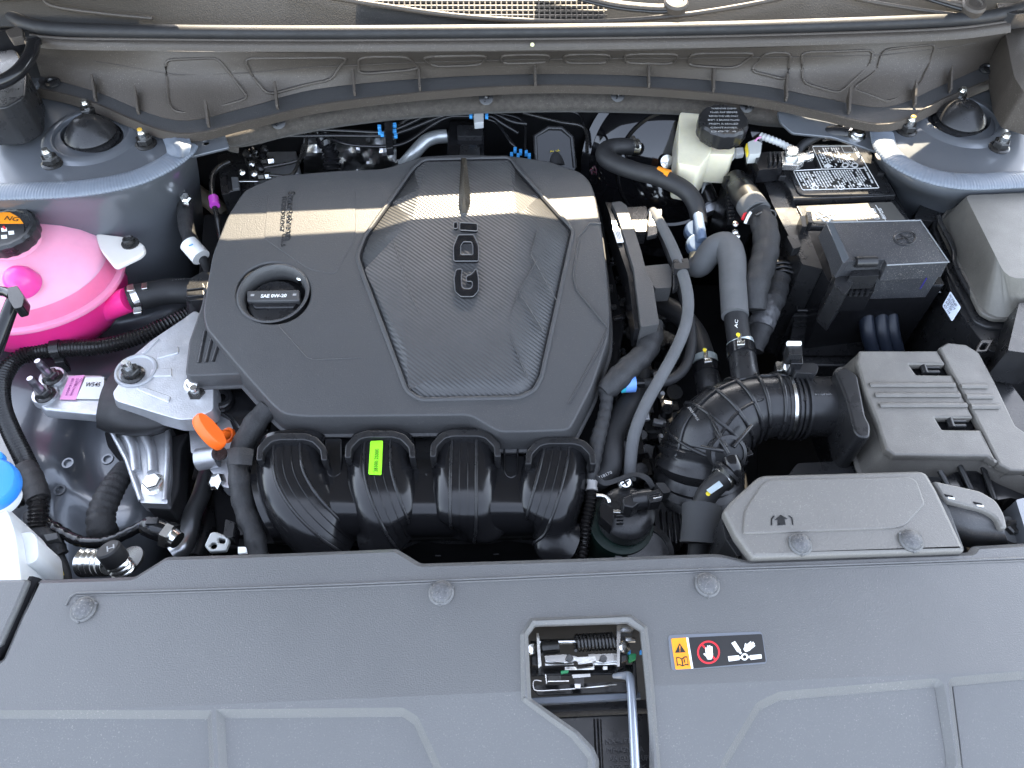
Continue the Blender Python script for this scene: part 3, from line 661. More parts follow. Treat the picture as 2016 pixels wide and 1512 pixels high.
# lines pressed in the cover
polytube('crease', ec, plastic, [W(x,y,EPz(.0002)) for x,y in [(548,640),(604,703),(618,708),(712,704)]], .0006, 5)
polytube('crease', ec, plastic, [W(x,y,EPz(.0004)) for x,y in [(1196,648),(1178,690),(1120,795)]], .0012, 6)
polytube('crease', ec, plastic, [W(x,y,EPz(.0004)) for x,y in [(1183,440),(1160,440),(1140,466),(1128,545),(1134,570),(1196,645)]], .0014, 6)
plate('raised_area', ec, plastic, [(528,376),(700,372),(700,470),(660,540),(608,530),(520,470)], EPz(.0006), .001, .0004, r=10, res=0)
# trim spear
tr = [(908,311),(918,311),(925,372),(926,398),(918,419),(908,419),(903,398),(904,372)]
q = [W(x,y,EPz(.0095)) for x,y in tr]; c1 = W(913,330,EPz(.0135)); c2 = W(914,385,EPz(.015))
vs = q+[c1,c2]; mesh('trim_spear', ec, chrome, vs+[v-Vector((0,0,.006)) for v in q], [(0,8,1),(1,8,9,2),(2,9,3),(3,9,4),(4,9,5),(5,9,6),(6,9,7),(7,9,8,0)]+[(i,(i+1)%8,10+(i+1)%8,10+i) for i in range(8)], sharp=10)
# raised letters, reading from the front edge up
LP = EPz(.0100)
edge_m = mat('letter_edge_glint', (.10,.10,.105), .3)  # edge highlights of the letters painted as a paler bead
def lett(nm, outl, holes=()): 
    g_ = plate(nm, ec, gloss, outl, LP, .0045, .0012, r=4, holes=holes, res=2)
    for q_ in [outl]+list(holes):
        f_ = fillet(q_, 4 if q_ is outl else 3); polytube('letter_edge', g_, edge_m, [W(p.x,p.y,(LP[0]-.0004,LP[1],LP[2])) for p in f_+[f_[0]]], .0006, 6)
lett('letter_g', [(938,528),(942,548),(942,572),(932,584),(907,584),(896,574),(894,548),(898,530),(910,529),(908,546),(909,563),(914,568),(926,568),(930,563),(930,554),(918,554),(918,543),(926,541)])
lett('letter_d', [(893,514),(893,484),(902,462),(933,462),(942,484),(942,514)], [[(907,501),(907,484),(912,476),(928,476),(931,484),(931,501)]])
lett('letter_i', [(905,438),(940,440),(940,455),(905,453)]); lett('letter_i_dot', [(893,437),(901,437),(901,450),(893,450)])
text('raised_lettering', ec, satin, 'Smartstream', (568,378), (562,474), EPz(.0008), h=.0085, ext=.0005, bold=.02)
text('raised_lettering', ec, satin, 'TECHNOLOGY', (556,386), (551,456), EPz(.0008), h=.0052, ext=.0004, bold=.02)
text('raised_lettering', ec, satin, 'G2.5', (556,460), (553,486), EPz(.0008), h=.0050, ext=.0003)
# oil filler well and cap
wc = W(538,577,EP); ax = nrm(EP)
lathe('filler_well', ec, plastic, [(.0400,-.0008),(.0412,.0010),(.0390,.0016),(.0362,-.001),(.0345,-.007),(.0340,-.020),(.035,-.022)], wc, ax, 56)
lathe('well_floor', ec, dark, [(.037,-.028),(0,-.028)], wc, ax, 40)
cap = thing('oil_filler_cap', 'round black oil filler cap with a bar grip printed SAE 0W-20', 'oil cap', W(540,590,-.06))
wo = W(538,592,EPz(-.010))
lathe('cap_body', cap, satin, [(.0300,-.020),(.0300,-.004),(.0285,-.0015),(.025,-.0005),(0,-.0005)], wo, ax, 48, lobes=24, la=.012)
plate('grip_bar', cap, plastic, [(486,572),(589,570),(590,592),(486,593)], EPz(-.0035), .009, .0015, r=3)
plate('grip_slope', cap, satin, [(492,594),(586,593),(578,606),(500,607)], EPz(-.0075), .006, .002, r=3)
text('grade_lettering', cap, white_st, 'SAE 0W-20', (513,586), (564,585), EPz(-.0033), h=.0046, ext=.0001, bold=.03)
box('symbol', cap, grey_pr, W(497,581,EPz(-.0033)), (.004,.003,.0003)); box('symbol', cap, grey_pr, W(580,580,EPz(-.0033)), (.004,.003,.0003))
t = thing('well_bolt', 'small zinc bolt visible in the notch of the oil filler well', 'bolt', W(591,545,-.05))
lathe('head', t, zinc, [(.0045,-.010),(.0045,.0),(.003,.0015),(0,.0015)], W(591,546,EPz(-.006)), ax, 14)
# ---- side cover with three slots ----
SP = plane_at(-.052, .55, .14)
sc_ = thing('side_cover', 'small grey plastic side cover with three slots, left of the engine cover', 'cover', W(400,680,-.08))
SO = [(404,560),(396,600),(371,672),(364,735),(372,741),(494,736),(512,726),(460,700),(420,640)]
plate('lid', sc_, plastic, SO, SP, .006, .0025, r=8, res=3)
skirt('skirt', sc_, plastic, SO, SP, .020, .002, r=8)
for k in range(3): tube('slot_rib', sc_, satin, [(404+16*k,652+3*k,(SP[0]+.0004,SP[1],SP[2])),(392+13.5*k,714-1*k,(SP[0]+.0004,SP[1],SP[2]))], .0022, seg=8, flat=.5)

# =============== intake manifold ===============
MZ = -.085
mf = thing('intake_manifold', 'glossy black four runner intake manifold in front of the engine cover', 'manifold', W(820,960,-.12))
surf('plenum', mf, gloss, [[(496,900,-.088),(650,895,-.084),(830,890,-.084),(1000,895,-.084),(1152,905,-.088)],
                           [(494,950,-.084),(650,940,-.078),(830,940,-.080),(1000,945,-.078),(1148,955,-.084)],
                           [(508,1005,-.088),(660,1000,-.078),(830,1000,-.080),(1000,1000,-.078),(1138,1010,-.088)],
                           [(535,1058,-.106),(690,1056,-.104),(830,1052,-.104),(1000,1050,-.104),(1118,1046,-.106)],
                           [(545,1080,-.15),(690,1076,-.15),(830,1074,-.15),(1000,1072,-.15),(1112,1066,-.15)]], 8, 6, th=.004)
plate('rear_flange', mf, satin, [(500,905),(512,868),(540,852),(620,848),(830,842),(1000,845),(1150,862),(1150,930),(990,930),(830,925),(660,925),(500,925)], -.092, .012, .002, r=10)
def runner(path, wd, hgt, lab=None):
    """path of (px,py,z) down the middle; a flat-topped rounded channel"""
    pts = cr([W(*p) for p in path], 10); vs = []; n = 20; k = len(pts)
    ws = wd if isinstance(wd, (list,tuple)) else [wd]*len(path)
    wv = cr([Vector((a,0,0)) for a in ws], 10)
    for i, p in enumerate(pts):
        t = (pts[min(i+1,k-1)]-pts[max(i-1,0)]).normalized(); s_ = t.cross(Vector((0,0,1))).normalized(); u = s_.cross(t)
        endf = min(1, (i/6.0)) ; 
        for j in range(n+1):
            a = math.pi*j/n; ca, sa = math.cos(a), math.sin(a)
            x = abs(ca)**.75*(1 if ca > 0 else -1); z = sa**.75 if sa > 0 else 0
            vs.append(p + s_*(x*wv[i].x/2) + u*((z-1)*hgt))
    fs = [(i*(n+1)+j, i*(n+1)+j+1, (i+1)*(n+1)+j+1, (i+1)*(n+1)+j) for i in range(k-1) for j in range(n)]
    o = mesh('runner', mf, gloss, vs, fs, sharp=60)
    # three moulded lines on the crown
    for f_ in (-.17, -.05, .07, .20):
        q = []
        for i, p in enumerate(pts):
            if i < 4 or i > k-3: continue
            t = (pts[min(i+1,k-1)]-pts[max(i-1,0)]).normalized(); s_ = t.cross(Vector((0,0,1))).normalized(); u = s_.cross(t)
            x = f_*2; zz = (1-abs(x)**2.67)**.375 if abs(x) < 1 else 0
            q.append(p + s_*(f_*wv[i].x) + u*((zz-1)*hgt+.0002))
        polytube('runner_rib', o, gloss if f_ in (-.05,.07) else satin, q, .0005 if f_ in (-.05,.07) else .0016, 6)
    return o
runner([(570,846,-.064),(566,895,-.064),(574,940,-.064),(604,990,-.070),(650,1038,-.084),(694,1074,-.112)], [.072,.074,.074,.072,.068,.062], .032)
runner([(748,844,-.064),(744,895,-.064),(748,940,-.064),(764,990,-.070),(784,1036,-.084),(802,1070,-.112)], [.070,.072,.072,.070,.066,.062], .032)
runner([(916,842,-.064),(915,895,-.064),(914,940,-.064),(914,990,-.070),(914,1034,-.084),(914,1066,-.112)], [.068,.070,.070,.070,.068,.066], .032)
runner([(1102,858,-.064),(1096,895,-.064),(1086,940,-.064),(1072,990,-.070),(1058,1032,-.084),(1048,1060,-.112)], [.068,.070,.070,.068,.064,.060], .032)
for (cx, cy) in [(574,858),(748,853),(916,851),(1104,866)]:
    q = [(cx-70,cy+48),(cx-68,cy+22),(cx-50,cy+2),(cx-28,cy-6),(cx+28,cy-6),(cx+50,cy+2),(cx+68,cy+22),(cx+70,cy+48),(cx+58,cy+48),(cx+56,cy+28),(cx+40,cy+12),(cx+24,cy+8),(cx-24,cy+8),(cx-40,cy+12),(cx-56,cy+28),(cx-58,cy+48)]
    plate('runner_collar', mf, satin, q, -.058, .024, .0012, r=4)
for (cx, cy, w_, h1) in [(656,892,17,42),(1006,905,15,30)]:
    q = [(cx-w_,cy-30),(cx+w_,cy-30),(cx+w_,cy+h1-10),(cx+w_*.7,cy+h1+2),(cx,cy+h1+8),(cx-w_*.7,cy+h1+2),(cx-w_,cy+h1-10)]
    plate('recess_wall', mf, gloss, q, -.078, .012, .0015, r=5, holes=[[(cx-w_+4,cy-26),(cx+w_-4,cy-26),(cx+w_-4,cy+h1-12),(cx+w_*.4,cy+h1),(cx-w_*.4,cy+h1),(cx-w_+4,cy+h1-12)]])
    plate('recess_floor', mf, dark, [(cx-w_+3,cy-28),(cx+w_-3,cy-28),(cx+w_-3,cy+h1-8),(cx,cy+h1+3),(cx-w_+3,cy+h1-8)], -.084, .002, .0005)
plate('keyhole_rim', mf, gloss, fillet([(805,925),(812,930),(840,930),(848,925),(850,950),(840,988),(818,988),(806,960)],8), -.080, .010, .0015, holes=[ell(826,952,15,26,28)])
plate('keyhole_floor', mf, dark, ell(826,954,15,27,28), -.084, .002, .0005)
surf('lower_flange', mf, satin, [[(x,y-3,-.128) for x,y in [(540,1062),(600,1066),(700,1066),(770,1078),(830,1058),(880,1062),(960,1062),(1000,1056),(1060,1062),(1118,1046),(1136,1052)]],[(x,y+3,-.126) for x,y in [(540,1062),(600,1066),(700,1066),(770,1078),(830,1058),(880,1062),(960,1062),(1000,1056),(1060,1062),(1118,1046),(1136,1052)]]], 6, 2, th=.004)
surf('flange_edge', mf, dark, [[(520,1070,-.135),(830,1070,-.135),(1150,1062,-.135)],[(520,1130,-.20),(830,1130,-.20),(1150,1130,-.20)]], 4, 4, th=.003)
for (px,py) in [(862,1094),(977,1091),(1098,1089)]: box('cast_mark', mf, satin, W(px,py,-.148), (.006,.0015,.001))
# green part label on the second runner
gl = thing('part_label', 'fluorescent green paper label with a printed part number on the black manifold', 'label', W(738,900,-.066))
GL = plane_at(-.0615, W(738,900,-.066).y, .02)
plate('label_paper', gl, green_st, [(729,868),(754,867),(751,935),(725,934)], GL, .0006, .0002, r=3)
text('part_number', gl, black_st, '28300-2S000', (743,929), (746,884), (GL[0]+.0003,0,GL[2]), h=.0040, ext=.0001)

# =============== behind the engine cover ===============
# the engine block mass under everything
eb = thing('engine_block', 'dark engine and gearbox castings deep in the middle of the bay', 'engine', W(800,600,-.2))
pbox('cylinder_head', eb, dark, [(400,420),(1180,400),(1230,640),(1180,900),(480,900),(380,640)], -.10, .18, .004)
pbox('block', eb, dark, [(380,700),(1240,700),(1260,1060),(430,1080)], -.20, .2, .004)
pbox('gearbox', eb, dark, [(1180,560),(1480,560),(1500,1050),(1180,1080)], -.24, .2, .004)
random.seed(12)
def clutter(parent, m, n, x0, x1, y0, y1, z0, z1, s0=.006, s1=.022, seed=1):
    """small cast bosses, ribs and brackets that fill a deep part of the engine"""
    rd = random.Random(seed)
    bm = bmesh.new()
    for i in range(n):
        px, py, z = rd.uniform(x0,x1), rd.uniform(y0,y1), rd.uniform(z0,z1); c = W(px,py,z)
        M = Matrix.Translation(c) @ Matrix.Rotation(rd.choice((0,0,1.57,.3)),4,'X') @ Matrix.Rotation(rd.choice((0,1.57,.35,-.3))+rd.uniform(-.05,.05),4,'Z')
        if rd.random() < .55:
            r = bmesh.ops.create_cube(bm, size=1, matrix=M @ Matrix.Diagonal((rd.uniform(s0,s1),rd.uniform(s0,s1)*.6,rd.uniform(s0,s1)*.8,1)))
        else:
            rr = rd.uniform(s0,s1)*.4
            r = bmesh.ops.create_cone(bm, cap_ends=True, segments=12, radius1=rr, radius2=rr*.85, depth=rd.uniform(s0,s1), matrix=M)
    me = bpy.data.meshes.new('castings'); bm.to_mesh(me); bm.free()
    o = link('castings', me, m, parent, 30); o['kind'] = 'stuff'; b = o.modifiers.new('b','BEVEL'); b.width = .0006; b.segments = 1; return o
clutter(eb, satin, 60, 440, 1170, 345, 420, -.14, -.10, seed=3)
clutter(eb, satin, 110, 1190, 1330, 600, 1080, -.20, -.15, .008, .04, seed=5)
clutter(eb, alu, 26, 1230, 1320, 700, 900, -.19, -.15, .004, .014, seed=6)
clutter(eb, satin, 30, 380, 520, 780, 1060, -.22, -.16, seed=7)
clutter(eb, satin, 50, 1150, 1420, 900, 1080, -.21, -.15, seed=8)
clutter(eb, satin, 30, 1200, 1230, 460, 700, -.12, -.08, .004,.012, seed=9)
# =============== left side ===============
# ---- coolant tank ----
ct = thing('coolant_tank', 'round translucent tank full of bright pink coolant, at the left edge', 'coolant tank', W(80,560,-.12), None)
SZ = -.085                                   # height of the moulded seam
tc_ = W(60,543,-.085)
def ring_tank(nm, m, prof, z0=0.0):
    # prof: (scale, dz, dy) of an egg-shaped plan
    base = []
    n = 64
    for i in range(n):
        a = 2*math.pi*i/n; r = .1035*(1+.05*math.cos(2*a)); base.append(Vector((r*1.0*math.cos(a), r*.93*math.sin(a), 0)))
    vs = []; fs = []
    for (s_, dz) in prof: vs += [tc_+b*s_+Vector((0,0,dz)) for b in base]
    for j in range(len(prof)-1):
        for i in range(n): fs.append((j*n+i, j*n+(i+1)%n, (j+1)*n+(i+1)%n, (j+1)*n+i))
    fs.append(tuple(range(n-1,-1,-1))); fs.append(tuple((len(prof)-1)*n+i for i in range(n)))
    return mesh(nm, ct, m, vs, fs, sharp=50)
ring_tank('lower_bowl', pink_lo, [(.45,-.085),(.72,-.074),(.90,-.052),(.97,-.030),(.985,-.004)])
ring_tank('seam_flange', mat('pink_seam_plastic',(.90,.30,.46),.35,sss=.4,sssr=(1,.3,.4)), [(.95,-.006),(1.035,-.005),(1.045,-.002),(1.035,.001),(.95,.003)])
ring_tank('coolant_level', mat('rose_translucent_plastic',(.90,.20,.36),.33,sss=.5,sssr=(1,.3,.4), cvar=.05), [(.975,.001),(.965,.012),(.93,.022)])
ring_tank('upper_dome', pink_hi, [(.93,.022),(.86,.034),(.74,.046),(.58,.055),(.40,.060),(.25,.062)])
o = W(8,448,.0)
lathe('filler_neck', ct, pink_hi, [(.032,-.06),(.030,-.03),(.028,-.012)], o, (0,-.05,1), 36)
fc = lathe('cap', ct, satin, [(.0335,-.016),(.0345,-.012),(.0345,-.002),(.032,.0012),(.0285,.0012),(.0275,-.0008),(0,-.0008)], o, (0,-.05,1), 72, lobes=18, la=.018)
CPL = (o.z-.0004, 0, .05); CPL = plane_at(o.z-.0003, o.y, .05)
plate('warning_disc', fc, black_st, ell(10,450,38,32,36), CPL, .0005, .0001)
plate('orange_print', fc, orange_st, [(-30,440),(-22,426),(0,417),(20,418),(38,428),(46,440)], (CPL[0]+.0003,0,CPL[2]), .0004, .0001)
text('cap_print', fc, black_st, 'NG', (8,433), (34,436), (CPL[0]+.0005,0,CPL[2]), h=.007, ext=.0001)
for k,(x,y) in enumerate([(8,452),(22,458),(8,466)]): plate('symbol', fc, white_st, [(x-6,y-3),(x+5,y-4),(x+6,y+3),(x-5,y+4)], (CPL[0]+.0004,0,CPL[2]), .0003, .0001)
plate('symbol', fc, red_st, [(4,446),(8,444),(12,450),(8,452)], (CPL[0]+.0007,0,CPL[2]), .0003, .0001)
text('level_mark', ct, mat('pink_emboss',(.92,.5,.6),.4), 'MIN', (36,620), (84,612), plane_at(-.075,W(60,616,-.08).y,-1.2), h=.008, ext=.0006)
lathe('vent_spigot', ct, mat('magenta_translucent_plastic',(.85,.08,.36),.3,sss=.4,sssr=(1,.1,.3)), [(.018,-.02),(.0175,-.006),(.013,.003),(.007,.0065),(0,.0075)], W(30,545,-.022), (-.1,-.3,1), 30)
tube('outlet', ct, pink_lo, [(200,606,-.118),(232,597,-.108),(256,589,-.100)], [.019,.0165,.0155], seg=20)
eo = plate('mounting_ear', ct, mat('milky_ear_plastic',(.72,.68,.62),.4,sss=.3,sssr=(1,.8,.7)), [(186,458),(262,468),(284,482),(286,494),(276,504),(226,528),(196,490)], -.050, .006, .002, r=10)
lathe('ear_bolt', ct, dsteel, [(.0105,0),(.0105,.002),(.007,.003),(.007,.008),(.0055,.009),(.004,.0075),(0,.0075)], W(257,480,-.050), (0,0,1), 18)
# connector at the tank's spigot
cn = thing('hose_connector', 'black quick connector and thin hose at the left edge of the pink tank', 'hose', W(20,600,-.03))
tube('thin_hose', cn, gloss, [(30,585,-.010),(16,620,-.018),(2,660,-.03),(-20,720,-.05)], .0075, seg=14)
pbox('connector_body', cn, gloss, [(14,566),(34,562),(48,584),(44,604),(28,608),(16,588)], .004, .014, .002, r=4)
tube('thin_hose', cn, gloss, [(24,582,-.002),(8,574,-.004),(-20,572,-.006)], .0055, seg=12)
# hose from tank to engine
rh = thing('radiator_hose', 'thick black rubber hose from the pink tank to the engine', 'hose', W(320,580,-.1))
tube('hose', rh, rubber, [(256,590,-.100),(285,582,-.100),(330,574,-.102),(378,574,-.105),(420,580,-.11)], .0165, seg=24)
tube('clamp_band', rh, zinc, [(262,588,-.100),(274,584,-.100)], .0178, seg=26)
for (x,y,w_) in [(256,566,7),(284,562,6),(270,610,8)]:
    pbox('clamp_tab', rh, zinc, [(x-w_,y-5),(x+w_,y-7),(x+w_,y+5),(x-w_,y+7)], -.082, .005, .0008)
text('hose_print', rh, grey_pr, '2 4 13 0  1-90-4', (338,552),(388,548), plane_at(-.088,W(360,550,-.088).y,-.5), h=.003, ext=.0001)
en = thing('plug_connector', 'grey black wiring plug standing left of the engine cover', 'connector', W(388,560,-.08))
pbox('plug_body', en, satin, [(374,548),(404,532),(412,540),(404,590),(372,592),(366,575)], -.070, .04, .002, r=4)
for k in range(2): pbox('plug_rib', en, satin, [(367,560+14*k),(400,556+14*k),(402,566+14*k),(367,570+14*k)], -.067, .01, .001)
tube('lead', en, satin, [(384,590,-.08),(388,620,-.10),(398,650,-.12)], .010, seg=14)
# taped harness with white sleeve beside the tower wall
hw = thing('taped_harness', 'grey taped harness with a white paper sleeve, between left tower and engine cover', 'harness', W(370,430,-.06))
tube('tape_wrap', hw, tape, [(364,402,-.055),(366,440,-.06),(372,465,-.062),(384,490,-.064),(400,512,-.075),(410,530,-.09)], [.010,.010,.009,.0095,.006,.006], seg=14, jit=.05)
tube('paper_sleeve', hw, white_st, [(372,480,-.061),(396,507,-.068)], .0118, seg=20)
tube('blue_mark', hw, blue_clip, [(371.5,484,-.0508),(380,481,-.0508)], .0008, seg=6)
pbox('zinc_tab', hw, zinc, [(354,370),(364,366),(368,384),(372,404),(358,400)], -.040, .003, .0008, r=3)
lathe('nut', hw, zinc, [(.007,0),(.007,.004),(.004,.006),(.004,.009),(0,.009)], W(366,392,-.038), (.3,-.4,1), 6, sharp=20)
# ---- corrugated looms ----
lm = thing('corrugated_loom', 'long black corrugated wiring loom looping under the pink tank and down the left side', 'wiring loom', W(60,800,-.14))
tube('loom_run', lm, loom, [(392,610,-.12),(362,622,-.118),(320,642,-.116),(270,664,-.118),(200,682,-.122),(130,686,-.125),(70,692,-.128),(28,712,-.128),(4,750,-.128),(4,800,-.128),(22,850,-.128),(46,900,-.128),(66,945,-.130),(76,990,-.132),(74,1040,-.14)], .0105, seg=14, corr=(.0042,.0019))
tube('loom_branch', lm, loom, [(70,950,-.135),(50,968,-.138),(38,985,-.14),(-30,1010,-.14)], .008, seg=12, corr=(.004,.0016))
tube('loom_tape', lm, tape, [(48,922,-.127),(64,945,-.128),(76,985,-.13)], .0122, seg=14, jit=.05)
tube('loom_tape', lm, loom, [(104,688,-.125),(122,686,-.125)], .0124, seg=14)
pbox('loom_clip', lm, satin, [(104,700),(124,698),(126,712),(106,714)], -.13, .02, .001)
tube('taped_lead', lm, tape, [(66,1010,-.14),(68,1030,-.142),(90,1052,-.145),(110,1070,-.150),(120,1092,-.155)], [.0095,.010,.009,.008,.0075], seg=12, jit=.06)
tube('taped_lead', lm, gloss, [(76,1015,-.14),(110,1040,-.145),(160,1066,-.145),(210,1066,-.14),(250,1050,-.135),(290,1030,-.130)], [.006,.006,.006,.0058,.0055,.0055], seg=12, jit=.1)
tube('yellow_wire', lm, yellow_pl, [(112,1100,-.155),(116,1118,-.156),(124,1136,-.158)], .0042, seg=10)
tube('wire', lm, tape, [(120,1096,-.155),(130,1120,-.157),(136,1150,-.16)], .004, seg=10)
pbox('band_clip', lm, rubber_g, [(84,1052),(112,1048),(114,1060),(92,1066)], -.136, .01, .001)
# ---- washer tank ----
wt = thing('washer_tank', 'milky white washer fluid tank at the lower left corner', 'washer tank', W(20,1050,-.12))
pbox('tank_body', wt, white_pl, [(-160,985),(-4,980),(14,1004),(30,1050),(44,1160),(-160,1180)], -.030, .08, .008, r=14, taper=.0)
pbox('tank_step', wt, white_pl, [(20,1052),(62,1046),(72,1058),(76,1096),(66,1108),(30,1116)], -.045, .05, .006, r=8)
lathe('neck', wt, white_pl, [(.0175,-.030),(.0175,-.004)], W(-30,954,-.006), (0,-.02,1), 40)
wc_ = lathe('cap', wt, blue_pl, [(.0235,-.014),(.0245,-.010),(.0245,-.002),(.0225,.0012),(.020,.0018),(0,.0022)], W(-26,950,.0), (.08,-.10,1), 52)
lathe('tab', wc_, blue_pl, [(.008,-.006),(.008,.001),(.006,.002),(0,.002)], W(-12,903,.0), (0,-.1,1), 20)
# ---- engine mount ----
mt = thing('engine_mount', 'cast aluminium engine mount with rubber pad on the left inner fender', 'engine mount', W(250,780,-.14))
# lower arm to the fender
AZ = plane_at(-.125, W(150,770,-.125).y, .0, .0, 0)
surf_arm = pbox('side_arm', mt, alu, [(76,778),(88,756),(84,738),(96,722),(118,722),(132,736),(200,737),(206,742),(200,812),(190,816),(106,808),(84,806),(74,794)], -.126, .016, .003, r=5, taper=.002)
for (px,py,k) in [(104,744,0),(90,778,1)]:
    lathe('boss', mt, alu, [(.0155,-.006),(.0150,.002),(.0140,.0035),(0,.0035)], W(px,py,-.126), (0,0,1), 32)
    nut_stud(mt, px, py, -.121, .032, .93, tip=mat('dull_zinc_%d'%k,(.42,.40,.44),.35,metal=.9), ax=(-.10,.02,1))
plate('pink_label', mt, pink_st, [(136,741),(166,738),(149,787),(117,786)], -.1238, .0004, .0001)
plate('white_label', mt, white_st, [(168,743),(205,742),(203,786),(150,785)], -.1238, .0004, .0001)
text('label_print', mt, black_st, 'W545', (167,761),(196,761), -.1235, h=.0062, ext=.0001, bold=.01)
for k,s_ in enumerate(['1Z71DE','21810-CW045','8014-8004']):
    x = 160-k*9; text('label_print', mt, mat('violet_print_%d'%k,(.25,.05,.22),.5), s_, (x-0,745),(x-14,745+ (14 if k==0 else 34)), -.1235, h=.0028, ext=.0001)
# rubber pad
surf('rubber_pad', mt, rubber, [[(238,712,-.100),(262,706,-.100),(300,700,-.100),(350,700,-.10),(380,710,-.1)],
                                [(204,758,-.094),(240,745,-.090),(290,740,-.090),(340,745,-.09),(372,760,-.09)],
                                [(190,810,-.096),(225,808,-.088),(280,815,-.088),(340,820,-.09),(366,820,-.09)],
                                [(190,836,-.110),(220,846,-.104),(265,852,-.102),(305,850,-.104),(340,836,-.110)],
                                [(190,842,-.140),(222,855,-.140),(265,860,-.140),(305,858,-.140),(340,846,-.140)]], 8, 8, th=.006)
# upper bracket
UB = plane_at(-.078, .60, .0)
ub = [(384,610),(360,628),(300,668),(262,700),(242,726),(238,748),(228,764),(222,772),(226,788),(318,816),(352,826),(384,824),(420,806),(420,640)]
pbox('upper_bracket', mt, alu, ub, -.076, .018, .004, r=8, taper=.004)
for q in [[(277,694),(302,668),(314,666),(284,696)],[(308,706),(312,692),(350,680),(352,694)],[(294,741),(298,726),(338,724),(338,740)],[(268,762),(286,762),(336,780),(332,792),(272,768)]]:
    plate('cast_rib', mt, alu, q, -.0745, .003, .0008, r=3)
lathe('bolt_recess', mt, mat('shaded_casting',(.40,.41,.43),.5,metal=.7,grain=.5,gscale=600), [(.0235,.0002),(.0225,.0022),(.0205,.0022),(.0185,.0006),(0,.0004)], W(268,730,-.0758), (0,0,1), 40)  # recess shade put into a darker casting colour
nut_stud(mt, 262, 738, -.075, .024, 1.0)
nut_stud(mt, 392, 783, -.085, .020, 1.0)
lathe('boss', mt, alu, [(.021,-.01),(.020,.001),(.017,.002),(0,.002)], W(392,783,-.086), (0,0,1), 30)
for (px,py,r_) in [(300,690,.001)]: pass
# lower leg with rib channel
pbox('leg', mt, alu, [(216,828),(334,832),(336,940),(328,992),(276,990),(262,960),(240,890)], -.135, .02, .003, r=5)
polytube('leg_rib', mt, alu, [W(x,y,-.131) for x,y in [(220,848),(250,905),(278,985)]], .0030, 8)
polytube('leg_rib', mt, alu, [W(x,y,-.131) for x,y in [(330,838),(330,900),(324,985)]], .0030, 8)
tube('leg_rib', mt, alu, [(244,842,-.133),(262,880,-.134),(268,930,-.134)], .0060, seg=10)
tube('leg_rib', mt, alu, [(276,842,-.134),(296,880,-.133),(300,930,-.133)], .0055, seg=10)
pbox('leg_foot', mt, alu, [(280,940),(328,938),(330,992),(276,990)], -.131, .012, .002, r=4)
o = W(304,955,-.131)
bl = lathe('bolt_washer', mt, zinc, [(.0128,0),(.0128,.0016),(.009,.0026),(0,.0026)], o, (0,0,1), 32)
lathe('hexagon', bl, zinc, [(.0098,.002),(.0098,.0088),(.0088,.0102),(0,.0102)], o, (0,0,1), 6, sharp=20, ph=.3)
plate('insulator', mt, rubber, [(330,858),(372,850),(356,880),(352,960),(336,1004),(290,1000),(284,990),(326,990),(336,940)], -.142, .03, .003, r=6)
# dark block painting the shade of a fender hole behind the leg + taped harness there
pbox('fender_hole_shade', fl, dark, fillet([(205,850),(222,848),(250,880),(268,920),(262,925),(236,905),(212,880)],6), -.155, .02, .001)
th_ = thing('taped_harness', 'dark grey taped harness rising from the fender beside the mount leg', 'harness', W(210,1000,-.16))
tube('tape_wrap', th_, tape, [(246,925,-.165),(232,945,-.150),(214,975,-.145),(200,1010,-.145),(200,1040,-.15),(206,1056,-.17)], [.012,.013,.0145,.0150,.0155,.016], seg=18, corr=(.008,.0015))
for (px,py,z) in [(134,912,-.168),(212,904,-.17),(118,965,-.18)]:
    lathe('pressed_hole', fl, paint, [(.007,-.001),(.0065,.0012),(.0045,.0012),(.004,-.002),(0,-.002)], W(px,py,z+.012), (0,-.1,1), 22)
# white patch of adhesive tag on fender
# ---- tensioner castings, dipstick, dark bracket ----
tn = thing('front_casting', 'bright cast aluminium bracket below the side cover, beside the dipstick', 'casting', W(430,900,-.15))
pbox('plate_casting', tn, alu, [(372,842),(400,836),(462,838),(462,880),(448,884),(376,892)], -.120, .02, .003, r=4)
tube('boss_casting', tn, alu, [(390,905,-.125),(430,898,-.122)], [.0125,.0125], seg=24)
pbox('plate_casting', tn, alu, [(400,880),(446,884),(472,930),(462,960),(440,960),(410,920)], -.130, .02, .004, r=8)
pbox('plate_casting', tn, alu, [(420,790),(462,800),(462,842),(430,850),(424,820)], -.108, .02, .002, r=4)
lathe('socket_bolt', tn, dsteel, [(.0085,0),(.008,.002),(.004,.002),(.004,.0005),(0,.0005)], W(432,893,-.109), (.2,-.3,1), 20)
lathe('nut', tn, zinc, [(.010,0),(.010,.008),(.006,.010),(0,.010)], W(434,950,-.135), (-.6,-.4,1), 6, sharp=20)
dp = thing('dipstick', 'orange oil dipstick handle beside the engine cover', 'dipstick', W(415,850,-.08))
c = W(412,850,-.058); M = frame(c, Vector((.70,.25,.55)), Vector((.62,-.62,-.45)))
vs = []; fs = []; n = 40
prof = [(1.0,-.0055),(1.06,-.003),(1.06,.003),(1.0,.0055)]
ovr = [(0.0205*math.cos(2*math.pi*i/n), .0095*math.sin(2*math.pi*i/n)) for i in range(n)]
for (s_, h) in prof: vs += [M @ Vector((x*s_, y*s_, h)) for x,y in ovr]
for j in range(3):
    for i in range(n): fs.append((j*n+i, j*n+(i+1)%n, (j+1)*n+(i+1)%n, (j+1)*n+i))
fs += [tuple(range(n-1,-1,-1)), tuple(3*n+i for i in range(n))]
mesh('handle_loop', dp, orange_pl, vs, fs, sharp=60)
tube('stem', dp, orange_pl, [(420,856,-.064),(434,856,-.074),(446,856,-.086)], [.0055,.005,.006], seg=14)
